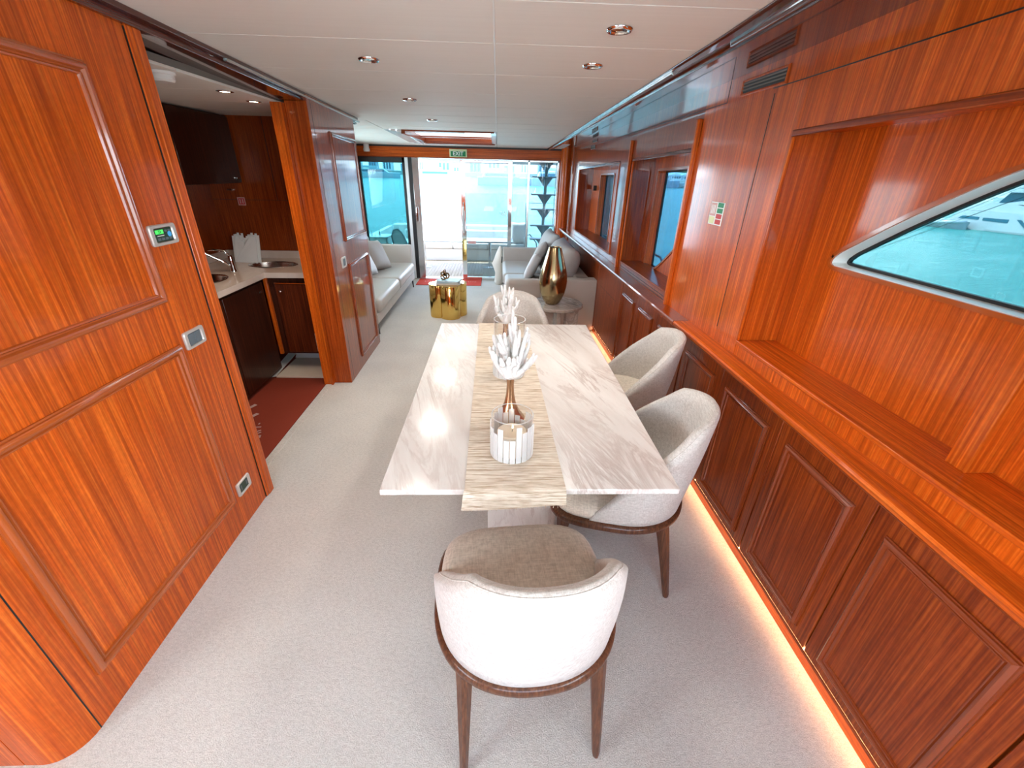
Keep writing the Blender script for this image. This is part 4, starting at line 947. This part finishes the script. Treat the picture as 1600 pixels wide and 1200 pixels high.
# bronze knot
t = thing('knot_sculpture', 'small dark bronze knot sculpture on the stacked books', 'sculpture', (-.665, 5.42, .4592))
kp = []
for k in range(49):
    a = 2*PI*k/48; r = .034+.016*math.cos(3*a); kp.append((r*math.cos(2*a)*1.15, .018*math.sin(3*a), .052+r*math.sin(2*a)))
obj('knot', MB().tube(kp, .0095, 10), 'bronze', t, smooth=True)
obj('prong', MB().tube([(-.006, 0, .05), (-.010, 0, .105), (-.006, 0, .125)], [.009, .009, .006], 8), 'bronze', t, smooth=True)
obj('prong', MB().tube([(.008, 0, .05), (.012, 0, .11), (.008, 0, .132)], [.009, .009, .006], 8), 'bronze', t, smooth=True)

# door mat
t = thing('door_mat', 'red door mat with faint pale writing at the aft doorway', 'mat')
box('mat_body', 'mat_red', (-1.34, -.27, 7.02, 7.48, .0, .010), t, .003)
random.seed(4)
for k in range(22):
    if k in (7, 8, 14): continue
    x = -1.22+k*.040; strokes([((x, 7.23), (x+random.choice((0, .012)), 7.29)), ((x, random.choice((7.23, 7.26, 7.29))), (x+.022, random.choice((7.23, 7.26, 7.29))))], .0101, .006, 'mat_text', t)
# lettering visible at the edge of the galley mat
strokes([((-1.94, 2.926), (-1.908, 2.998)), ((-1.857, 2.793), (-1.824, 2.859))], .0041, .030, 'galley_text', gm)
strokes([((-1.759, 2.664), (-1.707, 2.668)), ((-1.718, 2.6), (-1.686, 2.626)), ((-1.688, 2.584), (-1.674, 2.6)), ((-1.672, 2.543), (-1.658, 2.559)), ((-1.658, 2.559), (-1.651, 2.527)), ((-1.742, 2.703), (-1.742, 2.721))], .0041, .010, 'galley_text', gm)

# ------------------------------------------------------------------ aft bulkhead: header, frames, panes
AB = struct(obj('wall_aft', MB().box(-2.30, 1.20, 7.46, 7.54, 1.868, 2.10), 'wood_x'))
obj('header_shadow_line', MB().box(-2.25, 1.1, 7.455, 7.461, 2.008, 2.035), 'black', AB); obj('header_bead', MB().box(-2.25, 1.1, 7.450, 7.461, 1.865, 1.876), 'mahogany_x', AB)
obj('sill_panel', MB().box(-2.25, -1.42, 7.47, 7.53, 0, .50), 'mahogany_x', AB)
obj('side_board', MB().box(-2.25, -2.165, 7.46, 7.54, 0, 1.87), 'mahogany_v', AB)
obj('side_board', MB().box(.965, 1.20, 7.46, 7.54, 0, 1.87), 'wood_v', AB)
obj('door_sill', MB().box(-1.42, .97, 7.44, 7.60, 0, .018), 'steel', AB)
W4 = sroot('window_4')
obj('window_frame', MB().box(-2.165, -2.135, 7.46, 7.52, .50, 1.866).box(-1.49, -1.45, 7.46, 7.52, .50, 1.866).box(-2.165, -1.45, 7.46, 7.52, .50, .53).box(-2.165, -1.45, 7.46, 7.52, 1.79, 1.866), 'black', W4, .004)
obj('pane', MB().box(-2.135, -1.49, 7.486, 7.494, .53, 1.79), 'glass_teal', W4)
obj('white_post', MB().box(-1.445, -1.395, 7.45, 7.53, 0, 1.866), 'white_gloss', W4, .004)
D1_ = sroot('door_1')
obj('door_jamb', MB().box(-1.395, -1.335, 7.46, 7.53, 0, 1.866), 'black', D1_); obj('chrome_jamb', MB().box(-1.335, -1.235, 7.45, 7.53, .02, 1.866), 'steel', D1_, .004)
obj('door_handle', MB().box(-1.315, -1.28, 7.425, 7.45, .93, 1.16), 'chrome', D1_, .006)
D2 = sroot('door_2')
obj('stile', MB().box(-.592, -.515, 7.43, 7.48, .02, 1.85), 'chrome', D2, .004); obj('stile', MB().box(.165, .225, 7.43, 7.48, .02, 1.85), 'chrome', D2, .004)
obj('top_rail', MB().box(-.515, .165, 7.43, 7.48, 1.815, 1.85), 'chrome', D2, .004); obj('bottom_rail', MB().box(-.515, .165, 7.43, 7.48, .02, .055), 'chrome', D2, .004)
obj('pane', MB().box(-.515, .165, 7.450, 7.458, .055, 1.815), 'glass_door', D2)
obj('door_handle', MB().tube([(-.555, 7.41, .75), (-.555, 7.395, .80), (-.555, 7.395, 1.18), (-.555, 7.41, 1.24)], .014, 10), 'chrome', D2, smooth=True)
obj('lock_plate', MB().box(-.575, -.53, 7.418, 7.43, .98, 1.12), 'steel', D2, .003)
obj('red_label', MB().box(-.495, -.36, 7.447, 7.4495, .605, .65), 'sign_pink', D2)
# pale etched mark on the glass
for k, (a, b_) in enumerate((((.055, 1.05), (.085, 1.12)), ((.085, 1.05), (.055, 1.12)), ((.10, 1.05), (.115, 1.12)), ((.115, 1.12), (.135, 1.05)), ((.03, 1.10), (.045, 1.07)))):
    n_ = Vector((b_[0]-a[0], 0, b_[1]-a[1])).normalized().cross(Vector((0, 1, 0)))*.004
    A_ = Vector((a[0], 7.4490, a[1])); B_ = Vector((b_[0], 7.4490, b_[1])); obj('etched_mark', MB().prism([A_-n_, B_-n_, B_+n_, A_+n_], (0, .0008, 0)), 'plastic_white', D2)
W5 = sroot('window_5')
obj('window_frame', MB().box(.470, .505, 7.47, 7.52, .02, 1.866).box(.225, .965, 7.47, 7.52, 1.84, 1.868).box(.225, .965, 7.47, 7.52, .02, .06).box(.935, .965, 7.47, 7.52, .02, 1.866), 'steel', W5, .003)
obj('pane', MB().box(.225, .470, 7.490, 7.498, .06, 1.84), 'glass_door', W5); obj('pane', MB().box(.505, .935, 7.490, 7.498, .06, 1.84), 'glass_door', W5)
# exit sign
t = thing('exit_sign', 'small green exit sign on the wooden header over the doorway', 'exit sign')
box('sign_case', 'sign_cream', (-.745, -.478, 7.425, 7.449, 1.885, 1.992), t, .003)
box('sign_face', 'sign_green', (-.725, -.497, 7.420, 7.425, 1.895, 1.965), t)
text_mesh('lettering', 'EXIT', .078, 'sign_white', (-.612, 7.4195, 1.930), (1, 0, 0), (0, 0, 1), t)
# dome sensor
t = tag(obj('ceiling_sensor', MB().lathe([(.001, 0), (.045, 0), (.048, .03), (.04, .05), (.04, .10), (.001, .10)], (-1.99, 7.40, 1.93), 24), 'plastic_white', smooth=True, flat_angle=.8), 'small white dome sensor on the header above the left window', 'sensor')
# curtain strip at the right end
# ------------------------------------------------------------------ aft deck
DK = struct(obj('deck', MB().box(-2.6, 1.6, 7.60, 11.2, -.08, -.006), 'teak'))
yk = 7.60
k = 0
x = -2.58
while x < 1.58:
    obj('plank', MB().box(x+.002, x+.056, 7.60, 9.26, -.006, .004), 'teak', DK); x += .058
hd = MB().box(-2.7, -2.6, 7.55, 11.2, -.6, .45).box(1.6, 1.7, 7.55, 11.2, -.6, .30)
struct(obj('trim_5', hd, 'deck_white'))
# roof over the aft deck; unseen side overhangs added to block the sun
struct(obj('deck_roof_and_sunshades', MB().box(-2.9, 2.0, 7.56, 9.5, 1.90, 2.10).box(-2.9, 2.0, 9.40, 9.55, 1.83, 2.10).box(-3.5, -2.32, -2.5, 7.6, 2.14, 2.24).box(1.5, 2.5, -2.5, 7.6, 2.14, 2.24), 'white_gloss'))
t = thing('deck_bench', 'long white upholstered bench at the stern of the aft deck', 'bench')
rbox('bench_base', 'deck_white', (-2.0, .62, 9.22, 9.95, .0, .235), t, .01)
for x0, x1 in ((-2.0, -.93), (-.925, -.20), (-.195, .62)): rbox('seat_cushion', 'deck_cushion', (x0, x1, 9.18, 9.72, .24, .36), t, .035)
rbox('backrest', 'deck_cushion', (-2.0, .62, 9.72, 9.92, .24, .545), t, .03)
rbox('coaming', 'deck_white', (-2.3, .45, 9.95, 10.25, .0, .62), t, .02)
t = thing('deck_bench', 'white corner bench with rounded pale backrest at the left of the deck', 'bench')
rbox('bench_base', 'deck_white', (-2.55, -2.02, 8.93, 9.90, .0, .24), t, .01)
obj('backrest', MB().loft([[(x, y, z) for x, z in ((-1.98, .30), (-2.02, .55), (-1.98, .66), (-1.90, .69), (-1.82, .62), (-1.76, .48), (-1.70, .30))] for y in (8.55, 8.66)]), 'deck_cushion', t, .02)
obj('piping', MB().tube([(x, 8.545, z) for x, z in ((-1.98, .30), (-2.02, .55), (-1.98, .66), (-1.90, .69), (-1.82, .62), (-1.76, .48), (-1.70, .30))], .010, 8), 'hull_grey', t)
pillow('cushion', 'white rounded cushion standing at the right end of the deck bench', 'cushion', (.44, 9.30, .56), (math.radians(-8), 0, 0), .36, .44, .14, 'deck_cushion')
t = thing('deck_table', 'long narrow white deck table on two steel posts', 'table')
box('table_top', 'white_gloss', (-1.52, .30, 8.25, 8.75, .50, .528), t, .006)
for x in (-1.40, -.15):
    obj('post', MB().lathe([(.026, .012), (.026, .50)], (x, 8.50, 0), 20), 'chrome', t, smooth=True, flat_angle=.8); box('foot_plate', 'steel', (x-.13, x+.13, 8.40, 8.60, .004, .014), t, .003)
pillow('towel', 'folded blue towel lying on the deck bench', 'towel', (-.02, 9.45, .385), (math.radians(90), 0, .1), .34, .22, .05, 'towel_blue')
# side console with chrome fittings seen through the left window
t = thing('deck_console', 'pale deck console seen through the left window', 'console')
box('console_body', 'deck_white', (-2.58, -2.10, 8.5, 8.88, 0, .53), t, .02); box('console_top', 'white_gloss', (-2.6, -2.07, 8.46, 8.90, .53, .55), t, .006)
for k, x in enumerate((-2.50, -2.42, -2.34, -2.27)):
    b2 = thing('bottle', ['tall glass bottle on the deck console, leftmost', 'short steel canister on the deck console, second from left', 'tall bottle on the deck console, third from left', 'small bottle on the deck console, rightmost'][k], 'bottle', (x, 8.62+.05*(k % 2), .55))
    hh = (.14, .08, .15, .10)[k]
    obj('bottle_body', MB().lathe([(.001, 0), (.024, 0), (.025, hh*.55), (.010, hh*.72), (.009, hh), (.001, hh)], n=16), 'chrome' if k % 2 else 'glass_clear', b2, smooth=True, flat_angle=.8)
    obj('cap', MB().lathe([(.001, hh), (.011, hh), (.011, hh+.015), (.001, hh+.015)], n=12), 'steel', b2)
# ladder mast
t = thing('boarding_ladder', 'steel ladder with stepped treads on a central spine at the aft right', 'ladder')
obj('spine', MB().tube([(.915, 9.0, -.1), (.905, 9.0, .8), (.93, 9.0, 2.05)], .030, 12), 'hull_grey', t, smooth=True)
for z in (1.88, 1.62, 1.318, 1.052, .755, .50, .25):
    box('tread', 'hull_grey', (.645, 1.145, 8.88, 9.12, z-.010, z+.012), t, .004)
    for s in (-1, 1): obj('bracket', MB().prism([(.91+s*.02, 8.985, z-.01), (.91+s*.14, 8.985, z-.01), (.91+s*.03, 8.985, z-.16)], (0, .03, 0)), 'hull_grey', t)
obj('guard_rail', MB().tube([(.57, 9.2, 0), (.57, 9.2, 1.15), (1.15, 9.2, 1.15), (1.15, 9.2, 0)], .012, 8), 'hull_grey', t)
obj('guard_rail', MB().tube([(.56, 9.15, .10), (.56, 9.15, .50), (.66, 9.15, .56), (.80, 9.15, .40), (.86, 9.15, .1)], .014, 8), 'hull_grey', t, smooth=True)
obj('guard_rail', MB().tube([(1.10, 9.1, -.1), (1.12, 9.1, 1.9)], .010, 8), 'steel', t)
# side deck rail outside the middle window, and the hull wing outside the far window
t = thing('side_rail', 'steel side-deck rail seen through the middle right window', 'railing')
obj('rail', MB().tube([(2.0, 6.9, .80), (2.0, 5.30, .80), (2.0, 5.22, .77), (2.0, 5.19, .45)], .014, 8), 'hull_grey', t, smooth=True); obj('rail', MB().tube([(2.0, 6.9, .60), (2.0, 5.19, .60)], .009, 8), 'steel', t)
for y in (5.9, 6.6): obj('post', MB().tube([(2.0, y, .3), (2.0, y, .80)], .011, 8), 'steel', t)
struct(obj('trim_6', MB().box(1.50, 2.1, .3, 7.4, .2, .36), 'deck_white'))
wg = [(6.97, 1.95), (6.93, 1.28), (7.06, 1.04), (7.18, .78), (7.45, .50), (8.6, .30), (8.9, 1.95)]
struct(obj('trim_7', MB().prism([(1.78, y, z) for y, z in wg], (.06, 0, 0)), 'hull_grey'))

# ------------------------------------------------------------------ the harbour
WZ = -1.55
wt = obj('water', MB().box(-900, 900, -300, 1400, WZ-.5, WZ), 'water'); wt['kind'] = 'structure'
random.seed(12)
def boat(label, x, y, L, Hh, rz, grp, name='moored_boat'):
    t = thing(name, label, 'boat', (x, y, WZ), rz, grp); W_ = L*.26
    rings = []
    for u, wd, zb in ((-.5, .85, 0), (-.3, 1, 0), (.1, 1, 0), (.35, .7, .02), (.5, .08, .06)):
        rings.append([(u*L, -W_/2*wd, Hh*.42), (u*L, -W_/2*wd*.85, -.1), (u*L, W_/2*wd*.85, -.1), (u*L, W_/2*wd, Hh*.42), (u*L*1.0, 0, Hh*.45)])
    obj('hull', MB().loft(rings), 'yacht_white', t)
    obj('cabin', MB().loft([[(a*L, -W_*.36, z), (b_*L, -W_*.36, z), (b_*L, W_*.36, z), (a*L, W_*.36, z)] for z, a, b_ in ((Hh*.42, -.42, .26), (Hh*.75, -.38, .14))]), 'yacht_white', t)
    obj('cabin_windows', MB().box(-.37*L, .17*L, -W_*.37, W_*.37, Hh*.50, Hh*.66), 'yacht_glass', t)
    obj('flybridge', MB().box(-.34*L, .02*L, -W_*.3, W_*.3, Hh*.78, Hh*.98), 'yacht_white', t)
    return t
for k, (x, y, L, Hh, rz) in enumerate(((2, 128, 15, 4.2, .1), (17, 124, 16, 4.6, 0), (33, 130, 15, 4.2, .2), (47, 140, 16, 4.4, .1), (-20, 165, 16, 4.2, 0), (-48, 190, 18, 4.4, .05), (-72, 200, 18, 4.2, 0))):
    boat(['white boat moored in the middle distance behind the glass door', 'white motor boat moored right of the one behind the glass door', 'white boat moored behind the aft ladder',
          'white boat moored far right behind the ladder', 'white boat seen through the bright doorway', 'white boat moored far off, seen through the left window', 'white boat moored at the far left edge of the left window'][k], x, y, L, Hh, rz, 'boats moored off the stern')
# shores
def shore(name, label, x0, x1, y0_, y1_, h):
    return tag(box(name, 'land', (x0, x1, y0_, y1_, WZ-.2, WZ+h)), label, 'shore')
shore('far_shore', 'low pale far shoreline beyond the stern', -500, 320, 330, 420, 2.2)
t = thing('breakwater', 'breakwater of grey rocks along the shore seen through the side window', 'breakwater')
random.seed(5)
for k in range(84):
    y = 104+k*1.05+random.uniform(-.3, .3); x = 58+ (y-60)*-.0+random.uniform(-2, 2); r = random.uniform(1.0, 1.9)
    pts = []; 
    mb = MB(); n = 6
    rings = [[(x+r*s*math.cos(2*PI*j/n+k)*random.uniform(.8, 1.1), y+r*s*math.sin(2*PI*j/n+k)*random.uniform(.8, 1.1), WZ-.3+z) for j in range(n)] for s, z in ((1, 0), (.95, .7), (.5, 1.5*random.uniform(.7, 1.1)))]
    obj('rock', mb.loft(rings), 'rock' if k % 3 else 'rock_pale', t)
tag(box('shore_bank', 'rock_pale', (62.5, 66, 40, 260, WZ-.2, WZ+1.3)), 'pale bank behind the breakwater rocks', 'shore')
tag(box('shore_land', 'land', (66, 400, 30, 330, WZ-.2, WZ+1.8)), 'low shore land behind the rocks', 'shore')
for k in range(8):
    y = 128+k*12.5; h = random.uniform(1.4, 2.6)
    t = thing('shore_building', 'low white building on the shore behind the rocks', 'building', (70, y, WZ+1.8), 0, 'low white buildings behind the breakwater')
    box('wall', 'shore_white', (0, 6, 0, 10.5, 0, 1.6), t)
    obj('roof', MB().prism([(-.4, -.4, 1.6), (-.4, 10.9, 1.6), (-.4, 5.25, 1.6+h*.5)], (7, 0, 0)), 'shore_white', t)
    for j in range(4): box('window', 'yacht_glass', (-.05, 0, 1+j*2.4, 2.4+j*2.4, .5, 1.2), t)
random.seed(9)
def tree(x, y, h, r):
    t = thing('shore_tree', 'dark green tree on the shore behind the white buildings', 'tree', (x, y, WZ+1.8), 0, 'trees behind the shore buildings')
    obj('trunk', MB().tube([(0, 0, 0), (0, 0, h*.5)], .25, 6), 'rock', t)
    mb = MB()
    for q in range(5):
        cx, cy, cz = random.uniform(-r*.5, r*.5), random.uniform(-r*.5, r*.5), h*.6+random.uniform(-.2, .35)*h; rr = r*random.uniform(.5, .75)
        mb.lathe([(.05, -rr), (rr*.7, -rr*.7), (rr, 0), (rr*.7, rr*.7), (.05, rr)], (cx, cy, cz), 8)
    obj('crown', mb, 'foliage', t, smooth=True)
for k in range(14): tree(92+(6 if k % 2 else 0), 158+k*8.2, random.uniform(4.5, 7.5), random.uniform(3, 3.8))
for k in range(13):
    x = -112+k*13+random.uniform(-1, 1); h = random.uniform(5, 12) if k % 3 else random.uniform(3, 6); w_ = random.uniform(5, 10)
    t = thing('far_tower', 'grey-blue tower block on the far shore beyond the stern', 'building', (x, 352+random.uniform(0, 20), WZ+2.2), 0, 'tower blocks on the far shore')
    box('wall', 'tower_grey' if k % 2 else 'shore_white', (0, w_, 0, 8, 0, h), t)
    for j in range(3): box('window', 'yacht_glass', (w_*(.12+.3*j), w_*(.3+.3*j), -.05, 0, h*.15, h*.9), t)

# large moored yacht off the starboard side (stern towards aft)
YT = thing('motor_yacht', 'large white motor yacht moored outside the big right-hand window', 'yacht')
yx = 37.0
def side(pts, mat, name, x0=yx, w_=6.0, bevel=.0): return obj(name, MB().prism([(x0, y, z) for y, z in pts], (w_, 0, 0)), mat, YT, bevel)
side([(36.6, WZ-.1), (37.0, -1.25), (36.3, -1.10), (35.9, -.75), (35.55, -.22), (10, .05), (10, WZ-.1)], 'yacht_white', 'hull')
side([(33.0, -1.42), (10, -1.30), (10, -1.52), (33.0, -1.54)], 'hull_grey', 'boot_stripe', yx-.03, .1)
side([(35.1, -.62), (33.8, -.62), (33.8, -.82), (35.4, -.82)], 'yacht_glass', 'hull_window', yx-.03, .1)
side([(33.5, -.64), (31.7, -.62), (31.7, -.86), (33.5, -.84)], 'yacht_glass', 'hull_window', yx-.03, .1)
side([(31.2, -.58), (10, -.50), (10, -1.1), (30.4, -1.15)], 'yacht_glass', 'hull_window', yx-.03, .1)
side([(35.7, -.20), (35.3, .10), (33.9, .42), (32.2, .40), (29.5, .05), (10, .12), (10, -.1)], 'yacht_white', 'aft_deck_side', yx+.3, 5.4)
side([(33.4, .42), (32.9, 1.16), (10, 1.16), (10, .30)], 'yacht_glass', 'saloon_glass', yx+.5, 5.0)
side([(33.0, .38), (31.8, .62), (10, .55), (10, .20)], 'yacht_white', 'bulwark', yx+.35, .1)
side([(35.4, 1.16), (35.3, 1.30), (33.5, 1.42), (10, 1.55), (10, 1.16)], 'yacht_white', 'upper_deck', yx+.1, 5.8)
side([(34.0, 1.45), (33.2, 1.75), (31.5, 2.1), (10, 2.2), (10, 1.5)], 'yacht_glass', 'upper_glass', yx+.8, 4.4)
side([(33.9, 1.42), (32.6, 1.60), (30.5, 1.95), (30.0, 1.95), (31.9, 1.55), (32.5, 1.42)], 'yacht_white', 'wing', yx+.5, .3)
side([(35.0, 2.15), (34.6, 2.35), (10, 2.65), (10, 2.2)], 'yacht_white', 'flybridge', yx+.5, 5.0)
side([(33.5, 2.45), (32.5, 3.1), (10, 3.3), (10, 2.5)], 'yacht_white', 'top_deck', yx+1.0, 4.0)
side([(30.9, -.20), (31.3, -.20), (29.9, -1.35), (29.5, -1.35)], 'yacht_white', 'fairing', yx-.06, .1)
# tender alongside
TB = thing('tender_boat', 'small white tender floating beside the large yacht stern', 'boat')
rings = []
for y, wd, zt_ in ((37.9, .15, -1.20), (37.2, .7, -1.22), (36.0, .9, -1.20), (34.5, .9, -1.12), (33.8, .45, -1.0), (33.5, .05, -.98)):
    rings.append([(36.0-wd, y, zt_), (36.0-wd*.8, y, -1.60), (36.0+wd*.8, y, -1.60), (36.0+wd, y, zt_)])
obj('hull', MB().loft(rings), 'hull_grey', TB)
obj('tube_collar', MB().tube([(35.4, 37.7, -1.18), (35.15, 36.8, -1.20), (35.1, 35.2, -1.14), (35.4, 34.0, -1.02), (35.95, 33.6, -.98)], .13, 8), 'yacht_white', TB, smooth=True)
obj('outboard', MB().box(35.8, 36.2, 37.9, 38.4, -1.5, -1.05), 'hull_grey', TB)
obj('seats', MB().box(35.5, 36.5, 35.2, 36.6, -1.2, -.95), 'yacht_white', TB)
# second yacht behind it
boat('white motor yacht farther off, past the stern of the large yacht', 50, 36, 18, 4.8, PI/2, 'boats moored off the starboard side')
bpy.context.view_layer.update()
